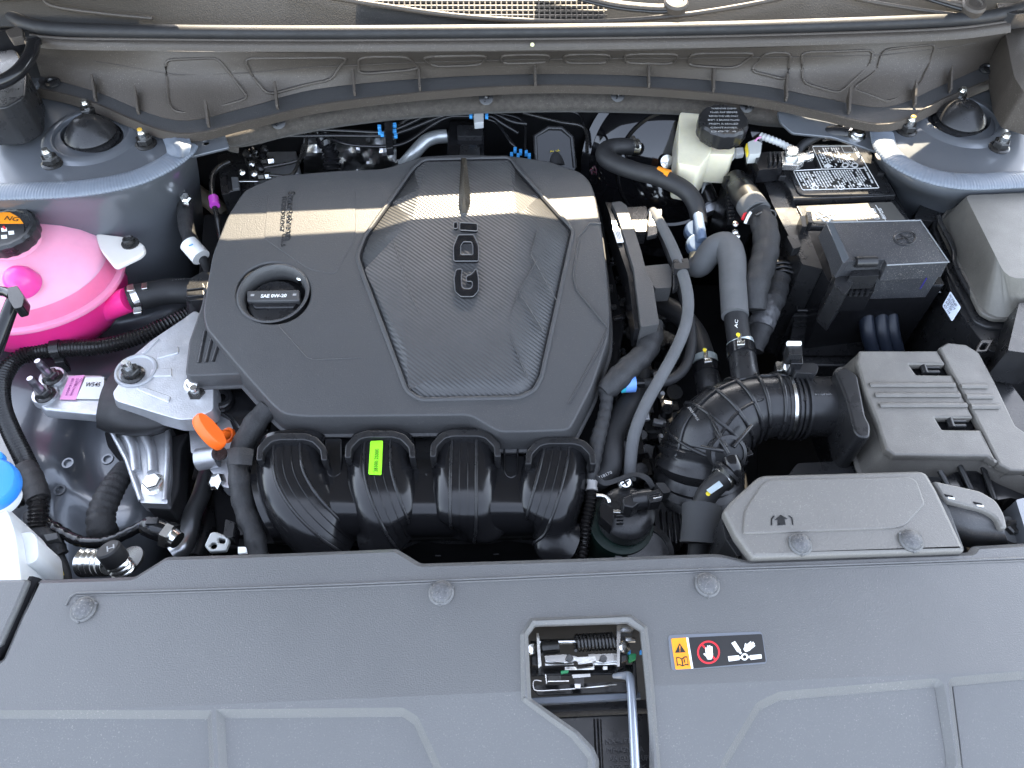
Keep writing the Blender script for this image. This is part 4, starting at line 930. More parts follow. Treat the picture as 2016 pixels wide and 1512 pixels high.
lathe('collar', dp, orange_pl, [(.0085,-.004),(.0085,.0),(.006,.003),(0,.003)], W(446,856,-.088), (-.5,-.2,1), 24)
lb = thing('lifting_eye', 'black plastic bracket with a ring eye under the left corner of the engine cover', 'bracket', W(440,790,-.1))
plate('web', lb, gloss, [(420,740),(500,738),(540,800),(530,850),(470,846),(450,820),(412,800)], -.098, .012, .003, r=8)
plate('ring', lb, gloss, ell(428,778,30,26,36), -.088, .010, .003, holes=[ell(428,780,15,11,24)])
plate('ring_lining', lb, alu, ell(428,782,17,12,24), -.099, .002, .0004)
t = thing('zinc_nut', 'small zinc nut under the edge of the slotted side cover', 'nut', W(376,762,-.08))
lathe('washer', t, zinc, [(.008,-.02),(.008,.001),(.005,.002),(.004,.0015),(0,.0015)], W(376,757,-.070), (-.2,-.3,1), 22)
tube('shank', t, zinc, [(377,762,-.075),(382,785,-.085)], .006, seg=14)
# taped harness down the left of the manifold
t2 = thing('taped_harness', 'broad black taped harness running down between casting and manifold', 'harness', W(490,950,-.1))
tube('tape_wrap', t2, tape, [(528,806,-.075),(505,830,-.078),(482,868,-.082),(470,900,-.085),(474,960,-.09),(484,1010,-.095),(500,1052,-.10),(510,1100,-.11)], [.0125,.0130,.0125,.0120,.0120,.0115,.0110,.0110], seg=16, corr=(.022,.0016))
surf('tape_flag', t2, tape, [[(446,884,-.068),(470,880,-.064),(500,884,-.068)],[(449,898,-.067),(472,896,-.063),(498,900,-.067)],[(452,914,-.068),(474,914,-.064),(496,916,-.068)]], 5, 4, th=.001)
# metal tube and bracket at lower left
pp = thing('aircon_pipe', 'bright bent aluminium pipe beside the fender, left of the manifold', 'pipe', W(385,1020,-.2))
tube('pipe', pp, mat('dull_aluminium_tube',(.45,.46,.47),.3,metal=.9), [(412,920,-.20),(396,975,-.19),(380,1010,-.18),(372,1045,-.17),(362,1075,-.165),(340,1092,-.165)], .0105, seg=18)
tube('pipe', pp, satin, [(436,910,-.24),(424,980,-.23),(404,1050,-.22),(385,1100,-.22)], .016, seg=18)
gb = thing('grey_bracket', 'small grey slotted metal bracket just behind the front shield', 'bracket', W(430,1068,-.1))
plate('bracket_plate', gb, mat('grey_cast_bracket',(.40,.41,.40),.45,metal=.5), [(414,1048),(424,1046),(450,1056),(452,1064),(444,1084),(412,1086),(402,1074)], -.095, .006, .0015, r=4, holes=[ell(420,1074,7,6,14), [(430,1058),(444,1062),(442,1070),(430,1068)]])
pbox('plug', gb, satin, [(444,1022),(462,1028),(458,1058),(440,1054)], -.09, .02, .002, r=3)
pbox('tag', gb, white_pl, [(468,1076),(484,1076),(486,1088),(468,1090)], -.08, .004, .0008)
# charging port and its cap
cpn = thing('service_port', 'zinc service port with black screw cap behind the left of the front shield', 'port', W(220,1105,-.06))
tube('port_body', cpn, zinc, [(166,1108,-.075),(184,1108,-.072),(215,1110,-.066)], [.0135,.013,.012], seg=24, corr=(.0065,.0022))
tube('port_stem', cpn, zinc, [(220,1092,-.055),(244,1124,-.078)], [.0110,.0118], seg=24, corr=(.0055,.0018))
lathe('screw_cap', cpn, rubber, [(.0108,-.011),(.0114,-.010),(.0114,.004),(.0100,.0058),(0,.0058)], W(218,1088,-.052), (-.28,.35,.9), 32)
text('cap_letter', cpn, grey_pr, 'H', (211,1087),(226,1082), -.0445, h=.006, ext=.0004)
lathe('port_flange', cpn, dsteel, [(.017,0),(.017,.003),(.010,.004),(0,.004)], W(252,1108,-.09), (-.3,.2,1), 30)
# black pressure switch
ps = thing('pressure_switch', 'black sensor plug with zinc hex base near the left front of the bay', 'sensor', W(320,1040,-.12))
tube('sensor_body', ps, gloss, [(288,1036,-.112),(304,1040,-.110),(326,1048,-.112)], [.0100,.0115,.0115], seg=8)
tube('hex_base', ps, zinc, [(326,1050,-.112),(340,1056,-.113)], [.0135,.0135], seg=6)
tube('hex_base', ps, zinc, [(338,1056,-.113),(350,1064,-.114)], [.0095,.009], seg=18)
box('latch', ps, satin, W(300,1026,-.098), (.012,.008,.004))
# white info sticker on the floor pressing
tag(plate('paper_tag', None, white_st, [(160,1076),(184,1080),(180,1088),(157,1084)], -.150, .001, .0002), 'tiny white paper tag on the painted panel behind the service port', 'tag')
# =============== top centre, behind the engine ===============
foil_t = thing('heat_shield', 'crumpled silver foil heat shield behind the engine cover', 'heat shield', W(715,300,-.06))
rdm = random.Random(7)
surf('foil_sheet', foil_t, foil, [[(598+ i*26, 262+j*22, -.020-.024*j+rdm.uniform(-.009,.009)) for i in range(8)] for j in range(5)], 4, 4, th=.001, sharp=20)
bl_t = thing('brake_lines', 'thin black brake pipes running along the firewall in blue and black clips', 'pipes', W(850,250,-.0))
for q in [[(560,262,-.01),(620,256,-.01),(690,258,-.01),(752,260,-.01),(790,250,-.01),(850,222,-.01),(880,216,-.01)],
          [(545,268,-.012),(660,267,-.012),(755,267,-.012),(800,256,-.012),(860,232,-.012),(900,222,-.012),(930,222,-.012),(968,222,-.012),(1010,240,-.015),(1036,244,-.02)],
          [(628,262,-.02),(660,276,-.02),(695,286,-.02),(760,288,-.018),(800,280,-.018),(850,246,-.016),(885,230,-.014),(930,229,-.014),(966,229,-.014),(990,244,-.02),(1020,262,-.03)],
          [(756,262,-.012),(780,252,-.012),(800,236,-.01),(840,222,-.01)],
          [(958,234,-.02),(980,244,-.025),(1004,278,-.03),(1016,292,-.035),(1020,308,-.04)],
          [(980,222,-.02),(1030,240,-.03),(1034,300,-.04)], [(1030,222,-.02),(1100,240,-.025),(1150,252,-.03),(1156,300,-.04)], [(1090,216,-.02),(1138,224,-.025),(1150,250,-.03)],
          [(520,330,-.03),(580,318,-.03),(600,300,-.03),(604,262,-.02)],[(530,345,-.03),(572,345,-.03),(588,320,-.03),(598,285,-.025)]]:
    tube('pipe', bl_t, gloss if len(q) != 4 else dsteel, q, .0024, seg=10)
pbox('pipe_clip', bl_t, gloss, [(756,240),(772,238),(774,290),(760,292)], -.002, .012, .001)
for (x,y) in [(746,248),(752,262),(776,256),(778,265),(747,258),(776,244)]: pbox('blue_tab', bl_t, blue_clip, [(x-3,y-3),(x+4,y-3),(x+4,y+3),(x-3,y+3)], -.004, .004, .0005)
pbox('pipe_clip', bl_t, mat('grey_clip_plastic',(.35,.36,.36),.4), [(932,219),(952,219),(952,240),(934,242)], -.004, .010, .001)
for (x,y) in [(927,226),(958,219),(958,227),(928,220)]: pbox('blue_tab', bl_t, blue_clip, [(x-3,y-3),(x+3,y-3),(x+3,y+3),(x-3,y+3)], -.006, .004, .0005)
for (x,y) in [(1014,292),(1025,296),(1036,298),(1007,302),(1020,304),(1042,304)]: pbox('blue_tab', bl_t, blue_clip, [(x-3,y-3),(x+3,y-3),(x+3,y+3),(x-3,y+3)], -.03, .006, .0005)
t = thing('heater_pipe', 'pale aluminium heater pipe bending behind the engine cover', 'pipe', W(830,290,-.04))
tube('pipe', t, mat('milky_aluminium',(.55,.58,.58),.35,metal=.6), [(795,325,-.08),(815,302,-.06),(838,278,-.05),(860,270,-.05),(880,268,-.05)], .0095, seg=18)
tube('pipe_end', t, zinc, [(786,332,-.09),(797,322,-.08)], .011, seg=18)
t = thing('expansion_box', 'black plastic box against the firewall behind the engine cover', 'box', W(920,270,-.04))
pbox('body', t, gloss, [(884,236),(952,236),(954,310),(880,310)], -.035, .06, .004, r=6)
pbox('raised_step', t, satin, [(900,246),(950,246),(950,268),(900,268)], -.028, .01, .003, r=4)
pbox('raised_step', t, satin, [(906,284),(944,284),(946,312),(904,312)], -.030, .01, .003, r=6)
t = thing('hose_grommet', 'rounded black grommet plate with a yellow marked hose, on the firewall', 'grommet', W(1090,290,-.05))
plate('grommet_plate', t, gloss, [(1050,262),(1080,248),(1110,250),(1130,268),(1136,340),(1060,340)], plane_at(-.05,.87,1.2), .006, .002, r=14)
polytube('grommet_bead', t, satin, [W(x,y,plane_at(-.048,.87,1.2)) for x,y in [(1056,330),(1053,268),(1080,252),(1106,253),(1126,270),(1132,330)]], .003, 8)
tube('hose', t, rubber, [(1090,278,-.05),(1092,300,-.05),(1096,330,-.06)], .0125, seg=20)
tube('clamp', t, alu, [(1089,276,-.049),(1090,284,-.049)], .0140, seg=24)
text('hose_marks', t, yellow_pl, 'AI 1A', (1083,300),(1103,298), -.036, h=.004, ext=.0001)
tube('side_stud', t, zinc, [(1064,262,-.045),(1068,278,-.045)], .004, seg=12)
bb = thing('convoluted_boot', 'black rubber bellows boot between the foil and the valve block', 'boot', W(650,290,-.05))
tube('boot', bb, gloss, [(632,262,-.03),(644,285,-.035),(652,305,-.045),(654,335,-.06)], [.011,.0115,.0125,.014], seg=20, corr=(.007,.0035))
vb = thing('valve_block', 'cluster of valve block, bright pipe unions and plugs behind the left of the engine cover', 'valve block', W(490,330,-.08))
pbox('block', vb, satin, [(428,305),(486,296),(492,372),(436,384)], -.060, .05, .003, r=3)
pbox('block', vb, alu, [(488,292),(580,280),(590,340),(500,366)], -.085, .03, .003, r=4)
pbox('plug', vb, gloss, [(444,344),(470,342),(474,372),(450,378)], -.048, .02, .002)
pbox('grey_plate', vb, rubber_g, [(455,348),(468,348),(471,370),(458,372)], -.044, .004, .0006)
pbox('bright_edge', vb, zinc, [(466,354),(508,354),(508,357),(466,357)], -.045, .003, .0005)
for i,(x,y,z) in enumerate([(500,300,-.05),(506,318,-.05),(512,334,-.05),(496,326,-.048),(490,306,-.045),(518,310,-.055),(503,345,-.048),(520,296,-.05)]):
    lathe('fitting', vb, [zinc,dsteel,gloss][i%3], [(.006,-.006),(.006,.002),(.0045,.004),(.0045,.008),(0,.009)], W(x,y,z), (rdm.uniform(-.6,.6),-.5,.8), 6 if i%2 else 14)
for (a,b_) in [((484,296),(500,345)),((494,292),(512,350)),((480,300),(488,326))]: tube('fine_pipe', vb, dsteel, [(a[0],a[1],-.042),(b_[0],b_[1],-.045)], .0020, seg=8)
for (x,y) in [(535,317),(529,347)]:
    tube('union_nut', vb, zinc, [(x-6,y,-.042),(x+5,y-1,-.042)], .0052, seg=6); tube('union_nut', vb, dsteel, [(x-18,y+1,-.044),(x-7,y,-.042)], .0045, seg=6)
for (x,y,r_) in [(478,340,.004)]: lathe('fitting', vb, zinc, [(r_,0),(r_,.003),(0,.005)], W(x,y,-.042), (0,-.6,.8), 12)
vt = thing('thin_pipe', 'thin dark steel pipe with a violet clip, left of the engine cover', 'pipe', W(422,390,-.06))
tube('pipe', vt, dsteel, [(452,318,-.05),(430,330,-.052),(418,350,-.055),(419,390,-.06),(428,430,-.07),(434,470,-.09)], .0036, seg=12)
tube('violet_clip', vt, violet_pl, [(420,389,-.0585),(423,405,-.0605)], .0065, seg=16)
tag(tube('curved_duct', None, mat('brown_plastic_duct',(.16,.14,.11),.5), [(372,366,-.14),(392,382,-.14),(420,402,-.14),(440,424,-.15)], .012, seg=14), 'dull brown curved duct in the dark gap by the violet clip', 'duct')

# =============== brake booster, fluid tank, hoses ===============
bo = thing('brake_booster', 'large round glossy black brake booster at the firewall behind the fluid tank', 'brake booster', W(1300,330,-.08))
blacq = mat('black_lacquer', (.006,.006,.007), .06, coat=.5)
lathe('shell', bo, blacq, [(.125,-.05),(.128,-.02),(.126,-.008),(.118,-.004),(.110,.002),(.095,.012),(.06,.022),(.03,.026),(0,.026)], W(1322,330,-.085), (-.10,-.85,.52), 72, sharp=50)
lathe('rim', bo, blacq, [(.130,-.012),(.1315,-.008),(.130,-.004),(.118,-.003)], W(1322,330,-.085), (-.10,-.85,.52), 72)
lathe('ring_bead', bo, blacq, [(.082,.015),(.080,.0195),(.076,.0185)], W(1322,330,-.085), (-.10,-.85,.52), 64)
lathe('booster_stud', bo, zinc, [(.009,0),(.009,.003),(.005,.004),(.005,.012),(0,.013)], W(1313,318,-.050), (-.1,-.8,.6), 18)
mcz = thing('master_cylinder', 'aluminium master cylinder half hidden below the white fluid tank', 'cylinder', W(1385,370,-.09))
tube('barrel', mcz, alu, [(1362,345,-.075),(1384,380,-.085),(1400,420,-.10)], .016, seg=22)
tube('boot', mcz, gloss, [(1385,372,-.07),(1398,400,-.08)], .0125, seg=18)
bt = thing('brake_fluid_tank', 'cream translucent brake fluid tank at the rear right of the engine', 'fluid tank', W(1395,300,-.02))
pbox('rear_tank', bt, cream_pl, [(1338,220),(1398,216),(1402,296),(1378,330),(1334,322)], .004, .055, .005, r=8)
pbox('front_tank', bt, cream_pl, [(1372,262),(1396,250),(1448,262),(1446,306),(1366,302)], .000, .045, .006, r=10)
pbox('seam_rim', bt, white_pl, [(1360,292),(1380,286),(1446,292),(1450,306),(1440,316),(1362,310)], -.012, .004, .0015, r=6)
lathe('neck', bt, mat('pinkish_neck_plastic',(.82,.62,.62),.4,sss=.3,sssr=(1,.7,.7)), [(.021,-.035),(.021,.0)], W(1417,262,.008), (0,-.05,1), 36)
pbox('foot', bt, white_pl, [(1376,330),(1398,330),(1394,360),(1384,372)], -.058, .02, .003)
pbox('side_lug', bt, white_pl, [(1446,290),(1464,288),(1466,302),(1450,304)], -.02, .008, .002)
pbox('bar_print', bt, white_st, [(1385,316),(1410,314),(1411,322),(1386,324)], -.0385, .0006, .0001)
co = W(1425,236,.033)
bc = lathe('cap', bt, satin, [(.0300,-.022),(.0315,-.018),(.0315,-.002),(.029,.0014),(0,.0018)], co, (0,-.06,1), 72, lobes=14, la=.02)
for k in range(7): text('cap_text', bc, grey_pr, ['WARNING CLEAN','FILLER CAP BEFORE','REMOVING USE ONLY','DOT 4 BRAKE FLUID','FROM A SEALED','CONTAINER','DOT 4'][k], (1394+abs(3-k)*2.2,215+k*7.6),(1456-abs(3-k)*2.2,215+k*7.6), plane_at(co.z+.0018,co.y,.06), h=.0028, ext=.0003)
vh = thing('vacuum_hose', 'black rubber brake vacuum hose with an orange label band', 'hose', W(1280,335,-.0))
tube('hose', vh, rubber, [(1252,292,-.020),(1228,288,-.012),(1200,292,-.010),(1190,304,-.010),(1202,318,-.010),(1245,335,-.008),(1300,350,-.008),(1345,372,-.012),(1366,396,-.02),(1375,425,-.03),(1377,442,-.035)], [.0105,.0108,.0115,.0120,.0118,.0112,.0112,.0112,.0110,.0105,.010], seg=20)
tube('orange_band', vh, orange_st, [(1291,345,-.008),(1315,353,-.008)], .0117, seg=24)
text('band_letters', vh, black_st, 'V00', (1296,344),(1312,348), plane_at(.0050,W(1303,346,.0).y,-.2), h=.0035, ext=.0001)
tube('clamp', vh, zinc, [(1240,290,-.016),(1252,291,-.019)], .0118, seg=22)
tube('clamp_ear', vh, zinc, [(1246,270,-.010),(1252,280,-.008),(1256,290,-.008)], .0026, seg=8)
tube('clamp_ear', vh, zinc, [(1256,276,-.010),(1244,284,-.008)], .0026, seg=8)
cv = thing('check_valve', 'slate blue plastic check valve with two round lobes in the vacuum hose', 'valve', W(1373,465,-.03))
lathe('lobe', cv, valve_m, [(.0125,-.010),(.013,-.006),(.013,.000),(.0118,.0014),(.0118,.003),(.0105,.0042),(0,.0042)], W(1369,452,-.035), (0,-.4,1), 32)
lathe('lobe', cv, valve_m, [(.0125,-.010),(.013,-.006),(.013,.000),(.0118,.0014),(.0118,.003),(.0105,.0042),(0,.0042)], W(1373,480,-.038), (0,-.4,1), 32)
tube('valve_tube', cv, valve_m, [(1374,424,-.024),(1378,450,-.026),(1382,474,-.030)], .0062, seg=18)
tube('lower_neck', cv, mat('tan_hose_end',(.30,.27,.20),.5), [(1374,490,-.045),(1372,505,-.048),(1372,520,-.05)], .0095, seg=18)
# big foam hose
fh = thing('breather_hose', 'thick grey foam covered breather hose arching down to the intake elbow', 'hose', W(1440,580,-.03))
tube('foam_sleeve', fh, rubber_g, [(1366,524,-.055),(1378,524,-.050),(1392,506,-.040),(1408,488,-.030),(1430,484,-.024),(1441,510,-.024),(1443,560,-.028),(1447,622,-.034)], [.0130,.0138,.0150,.0158,.0162,.0160,.0152,.0150], seg=26)
tube('inner_hose', fh, rubber, [(1447,610,-.034),(1452,650,-.040),(1458,685,-.046)], .0130, seg=22)
text('hose_print', fh, white_st, 'AC', (1452,646),(1453,630), -.0215, h=.0035, ext=.0001)
def clamp(parent, a, b, r, tab):
    tube('clamp_band', parent, mat('pale_zinc_%d' % a[0],(.55,.62,.62),.3,metal=.6), [a,b], r, seg=30)
    x,y,z,dx,dy = tab
    pbox('clamp_ear', parent, zinc, [(x-4,y-dy),(x+4,y-dy),(x+4,y+dy),(x-4,y+dy)], z, .003, .0006)
    pbox('clamp_ear', parent, zinc, [(x+dx-7,y+dy),(x+dx+9,y+dy-3),(x+dx+9,y+dy+6),(x+dx-7,y+dy+7)], z, .004, .0008)
    lathe('paint_mark', parent, yellow_pl, [(.0022,0),(.0022,.0005),(0,.0006)], W(x-3,y-dy+3,z+.001), (0,-.3,1), 12)
clamp(fh, (1456,672,-.044), (1459,682,-.046), .0145, (1456,664,-.026,2,8))
# second hose with clamp
rh2 = thing('coolant_hose', 'black hose curving from behind the cable guide down to the clamped intake spigot', 'hose', W(1350,640,-.08))
tube('hose', rh2, rubber, [(1250,600,-.10),(1300,600,-.085),(1340,622,-.08),(1368,655,-.08),(1382,690,-.08),(1388,716,-.08)], [.012,.0125,.0125,.0125,.0125,.0125], seg=22)
clamp(rh2, (1387,704,-.079), (1389,716,-.080), .0142, (1390,696,-.062,4,10))
# cable guide
cg = thing('cable_guide', 'long angular black plastic cable guide to the right of the engine cover', 'cable guide', W(1250,520,-.06))
pbox('channel', cg, plastic, [(1203,398),(1222,396),(1234,404),(1242,430),(1262,492),(1274,540),(1286,560),(1298,638),(1262,644),(1248,530),(1230,470),(1214,420)], -.020, .035, .003, r=4)
pbox('side_wall', cg, gloss, [(1191,397),(1203,398),(1214,420),(1232,474),(1250,530),(1264,646),(1250,648),(1236,540),(1212,470),(1200,420)], -.026, .03, .002, r=2)
pbox('guide_label', cg, white_st, [(1206,449),(1220,449),(1228,475),(1215,476)], -.0215, .002, .0002)
for k in range(3): pbox('label_bar', cg, grey_pr, [(1211+3*k,453),(1212.4+3*k,453),(1218+3*k,470),(1216.6+3*k,470)], -.0210, .0004, .0001)
pbox('arm', cg, satin, [(1234,408),(1272,406),(1276,424),(1272,456),(1252,456)], -.026, .02, .002, r=2)
pbox('arm', cg, plastic, [(1262,524),(1316,519),(1323,532),(1322,566),(1290,568)], -.026, .022, .003, r=2)
plate('hose_holder', cg, satin, [(1278,410),(1304,410),(1304,422),(1294,462),(1274,466)], -.018, .006, .001, r=2, holes=[ell(1290,424,7,9,12)])
pbox('hose_clip', cg, satin, [(1325,511),(1355,508),(1358,528),(1328,530)], -.006, .010, .0015, r=2)
plate('hose_holder', cg, satin, [(1326,528),(1336,526),(1336,566),(1325,572)], -.022, .006, .001, r=2)
h1 = thing('fuel_hose', 'long grey hose sweeping from the cable guide clips down to the throttle', 'hose', W(1330,650,-.05))
tube('hose', h1, rubber_g, [(1284,416,-.022),(1300,440,-.018),(1318,474,-.014),(1334,512,-.012),(1348,552,-.014),(1355,595,-.018),(1350,640,-.024),(1330,690,-.032),(1300,745,-.040),(1272,795,-.048),(1250,850,-.060),(1242,900,-.075),(1240,945,-.09)], [.0062]*3+[.0064]*10, seg=18)
h2 = thing('fuel_hose', 'dark grey thinner hose tucked behind the long grey hose, ending at a blue connector', 'hose', W(1350,700,-.06))
tube('hose', h2, rubber, [(1290,430,-.035),(1308,470,-.035),(1325,515,-.035),(1345,580,-.04),(1360,640,-.05),(1360,690,-.055),(1345,728,-.06),(1318,748,-.06),(1285,754,-.06),(1262,754,-.06)], .0058, seg=16)
tube('quick_connector', h2, mat('powder_blue_plastic',(.16,.33,.75),.35), [(1230,756,-.058),(1250,755,-.058)], .0095, seg=20)
tube('quick_connector', h2, mat('cyan_plastic',(.05,.50,.62),.35), [(1222,758,-.06),(1232,757,-.059)], .0090, seg=18)
tube('stem', h2, gloss, [(1250,755,-.058),(1268,755,-.058)], .0045, seg=12)
t3 = thing('taped_harness', 'thick black taped harness from the cable guide down past the engine cover corner', 'harness', W(1240,720,-.06))
tube('tape_wrap', t3, tape, [(1284,640,-.045),(1284,665,-.045),(1270,695,-.046),(1240,722,-.048),(1210,752,-.052),(1188,772,-.056)], [.0125,.0125,.0130,.0135,.0135,.0105], seg=18, corr=(.017,.0014))
tube('tape_wrap', t3, tape, [(1192,768,-.058),(1194,790,-.060),(1188,825,-.064),(1176,870,-.070),(1168,920,-.078),(1166,950,-.085)], [.0085,.0075,.0075,.0085,.0075,.0060], seg=14, corr=(.010,.0010))
tube('clear_wrap', t3, mat('clear_tape',(.35,.34,.33),.15), [(1166,945,-.084),(1165,966,-.086)], .0058, seg=12, jit=.12)
tube('loom_run', t3, loom, [(1165,958,-.088),(1162,990,-.095),(1154,1030,-.105),(1148,1075,-.115),(1142,1100,-.12)], .0070, seg=14, corr=(.0040,.0018))
t4 = thing('radiator_hose', 'bent glossy black hose just right of the manifold with white printed digits', 'hose', W(1215,860,-.08))
tube('hose', t4, rubber, [(1262,735,-.09),(1250,770,-.085),(1225,812,-.080),(1208,850,-.080),(1204,890,-.082),(1198,925,-.088),(1175,945,-.095),(1150,948,-.10)], [.0115,.0120,.0125,.0125,.0125,.0125,.0120,.0115], seg=22)
text('hose_print', t4, grey_pr, '718170', (1180,944),(1206,932), -.0700, h=.0035, ext=.0001)
t5 = thing('rubber_strap', 'flat black rubber strip curling over the canister', 'strip', W(1230,930,-.07))
surf('strip', t5, rubber, [[(1172,934,-.070),(1190,946,-.068),(1215,940,-.066),(1245,930,-.064),(1275,936,-.066),(1290,956,-.07)],[(1172,944,-.074),(1190,956,-.070),(1215,950,-.067),(1245,938,-.064),(1268,944,-.066),(1282,964,-.074)]], 6, 3, th=.002)
# purge canister
cn2 = thing('purge_valve', 'black round canister valve with plugs behind the front shield, right of the manifold', 'valve', W(1228,1030,-.11))
lathe('canister', cn2, green_pl, [(.0300,-.10),(.0325,-.05),(.0335,-.006),(.0325,-.001),(0,-.001)], W(1224,1030,-.105), (0,-.10,1), 44)
lathe('upper_ring', cn2, satin, [(.0250,-.001),(.0280,.0),(.0280,.018),(.024,.0215),(.014,.024),(0,.024)], W(1230,1022,-.102), (0,-.10,1), 40)
pbox('elbow', cn2, satin, [(1226,980),(1240,972),(1256,976),(1260,990),(1246,1000),(1228,996)], -.058, .02, .003, r=3)
tube('elbow_tube', cn2, satin, [(1246,986,-.066),(1268,982,-.064),(1282,978,-.064)], [.0095,.0095,.0085], seg=18)
pbox('plug', cn2, satin, [(1272,970),(1298,962),(1306,974),(1302,986),(1280,990)], -.054, .016, .0015, r=2)
pbox('plug', cn2, rubber, [(1290,950),(1308,950),(1322,968),(1306,972)], -.060, .014, .002, r=4)
for k in range(3): pbox('plug_rib', cn2, zinc if k==2 else satin, [(1280+3*k,972+4*k),(1300+k,968+4*k),(1301+k,970+4*k),(1281+3*k,974+4*k)], -.052, .003, .0004)
pbox('side_plug', cn2, gloss, [(1182,994),(1190,990),(1212,1004),(1204,1036),(1182,1016)], -.072, .018, .0015, r=2)
for k in range(4): pbox('plug_rib', cn2, satin, [(1214,1006+7*k),(1228,1006+7*k),(1228,1009+7*k),(1214,1009+7*k)], -.070, .004, .0005)
pbox('clip_mark', cn2, zinc, [(1208,1002),(1222,1004),(1222,1010),(1208,1009)], -.068, .003, .0005)
lathe('cross_screw', cn2, zinc, [(.0072,-.004),(.0076,.0),(.0055,.0026),(0,.0032)], W(1231,950,-.072), (0,-.3,1), 24)
for rr in (0,1.57): 
    o_ = frame(W(1231,950,-.0690), Vector((0,-.3,1))) @ Matrix.Rotation(rr+.5,4,'Z'); box('screw_cross', cn2, dark, o_ @ Vector((0,0,0.0012)), (.008,.0014,.0012), M=o_, bev=0)
tube('zinc_spring', cn2, zinc, [(1178,886,-.085),(1184,900,-.086),(1186,912,-.088)], .0090, seg=16, corr=(.0040,.002))
pbox('green_window', cn2, mat('green_mark',(.03,.30,.16),.4), [(1259,1016),(1268,1014),(1275,1029),(1265,1032)], -.088, .003, .0004)
pbox('window_frame', cn2, satin, [(1254,1012),(1272,1009),(1281,1031),(1262,1036)], -.091, .01, .001)
tube('bracket_bar', cn2, zinc, [(1200,990,-.075),(1196,980,-.074),(1184,976,-.074),(1174,976,-.074)], .0022, seg=8)
pbox('white_mark', cn2, alu, [(1214,853),(1228,852),(1230,862),(1215,863)], -.105, .003, .0004)
tube('twin_tube', cn2, rubber, [(1226,870,-.10),(1232,910,-.11),(1226,960,-.12)], .0062, seg=12)
lathe('pulley', cn2, satin, [(.028,-.004),(.030,-.001),(.030,.002),(.024,.003),(.024,.0),(.018,.0),(.018,.004),(0,.004)], W(1268,1088,-.115), (0,-.2,1), 40)
pbox('bracket', cn2, rubber, [(1296,985),(1330,1000),(1350,1060),(1300,1075),(1284,1010)], -.12, .03, .004, r=6)
for k in range(4): pbox('rib', cn2, satin, [(1300+12*k,1000+3*k),(1304+12*k,1000+3*k),(1310+12*k,1070),(1306+12*k,1070)], -.113, .01, .001)
# =============== intake elbow ===============
el = thing('intake_elbow', 'big black ribbed rubber intake elbow with bellows, right of the engine', 'intake duct', W(1420,860,-.08))
ep = [(1552,800,-.062),(1510,800,-.062),(1470,806,-.063),(1430,826,-.066),(1398,860,-.076),(1380,900,-.095)]
er = [.0345,.0345,.0355,.0385,.0425,.0450]
tube('elbow', el, satin, ep, er, seg=48)
tube('bellows', el, satin, [(1384,880,-.086),(1377,915,-.098),(1375,950,-.118),(1376,985,-.142),(1380,1020,-.168),(1386,1060,-.195)], [.0455,.0470,.0480,.0480,.0480,.0480], seg=56, corr=(.0095,.0055))
pw = [W(*p) for p in ep]; pc = cr([Vector((a.x,a.y,a.z)) for a in pw], 12); rc = cr([Vector((r_,0,0)) for r_ in er], 12)
def ring_rib(i, wd, a0=-.2, a1=3.4, nm='rib', m_=None, raise_=.0012):
    t = (pc[i+1]-pc[i-1]).normalized(); nx = t.cross(Vector((0,0,1))).normalized(); ny = t.cross(nx)*-1
    return polytube(nm, el, m_ or satin, [pc[i] + (nx*math.cos(a0+(a1-a0)*k/24) + ny*-1*math.sin(a0+(a1-a0)*k/24)*-1)*(rc[i].x+raise_) for k in range(25)], wd, 6)
for i in (8,18,27,35,43,52): ring_rib(i, .0019)
for off in (-.35, .55):     # lengthwise ribs
    q = []
    for i in range(3, len(pc)-2):
        t = (pc[i+1]-pc[i-1]).normalized(); nx = t.cross(Vector((0,0,1))).normalized(); ny = t.cross(nx)*-1
        q.append(pc[i] + (nx*math.sin(off)+ny*math.cos(off)*(1 if ny.z > 0 else -1))*(rc[i].x+.001))
    polytube('rib', el, satin, q[(0 if off > 0 else 18):], .0017, 6)
text('date_print', el, grey_pr, '2025-07-15', (1354,802),(1372,828), plane_at(-.034,W(1362,815,-.034).y,-.25), h=.0028, ext=.0001)
# spigots
tube('spigot', el, satin, [(1470,760,-.050),(1466,735,-.046),(1461,700,-.044)], [.0160,.0148,.0146], seg=28)
tube('spigot_collar', el, gloss, [(1461,704,-.044),(1458,684,-.044)], .0158, seg=30)
tube('spigot', el, satin, [(1400,775,-.085),(1394,750,-.080),(1390,730,-.078)], [.0150,.0140,.0135], seg=28)
tube('spigot_collar', el, gloss, [(1392,738,-.079),(1389,720,-.078)], .0155, seg=30)
lathe('valve_collar', el, satin, [(.0160,-.018),(.0165,-.004),(.0185,-.002),(.0185,.002),(.0150,.003),(.0150,.001),(0,.001)], W(1434,893,-.038), (.10,-.62,.78), 32)
for q in [[(1434,893),(1408,850)],[(1430,880),(1395,815)],[(1444,880),(1480,838)],[(1424,888),(1380,880)]]:
    tube('gusset_rib', el, satin, [(q[0][0],q[0][1],-.030),((q[0][0]+q[1][0])/2,(q[0][1]+q[1][1])/2,-.0275),(q[1][0],q[1][1],-.030)], .0020, seg=8)
plate('tab', el, satin, [(1448,866),(1462,862),(1484,894),(1466,900)], -.055, .003, .0006, r=2, holes=[[(1460,874),(1466,872),(1474,888),(1466,890)]])
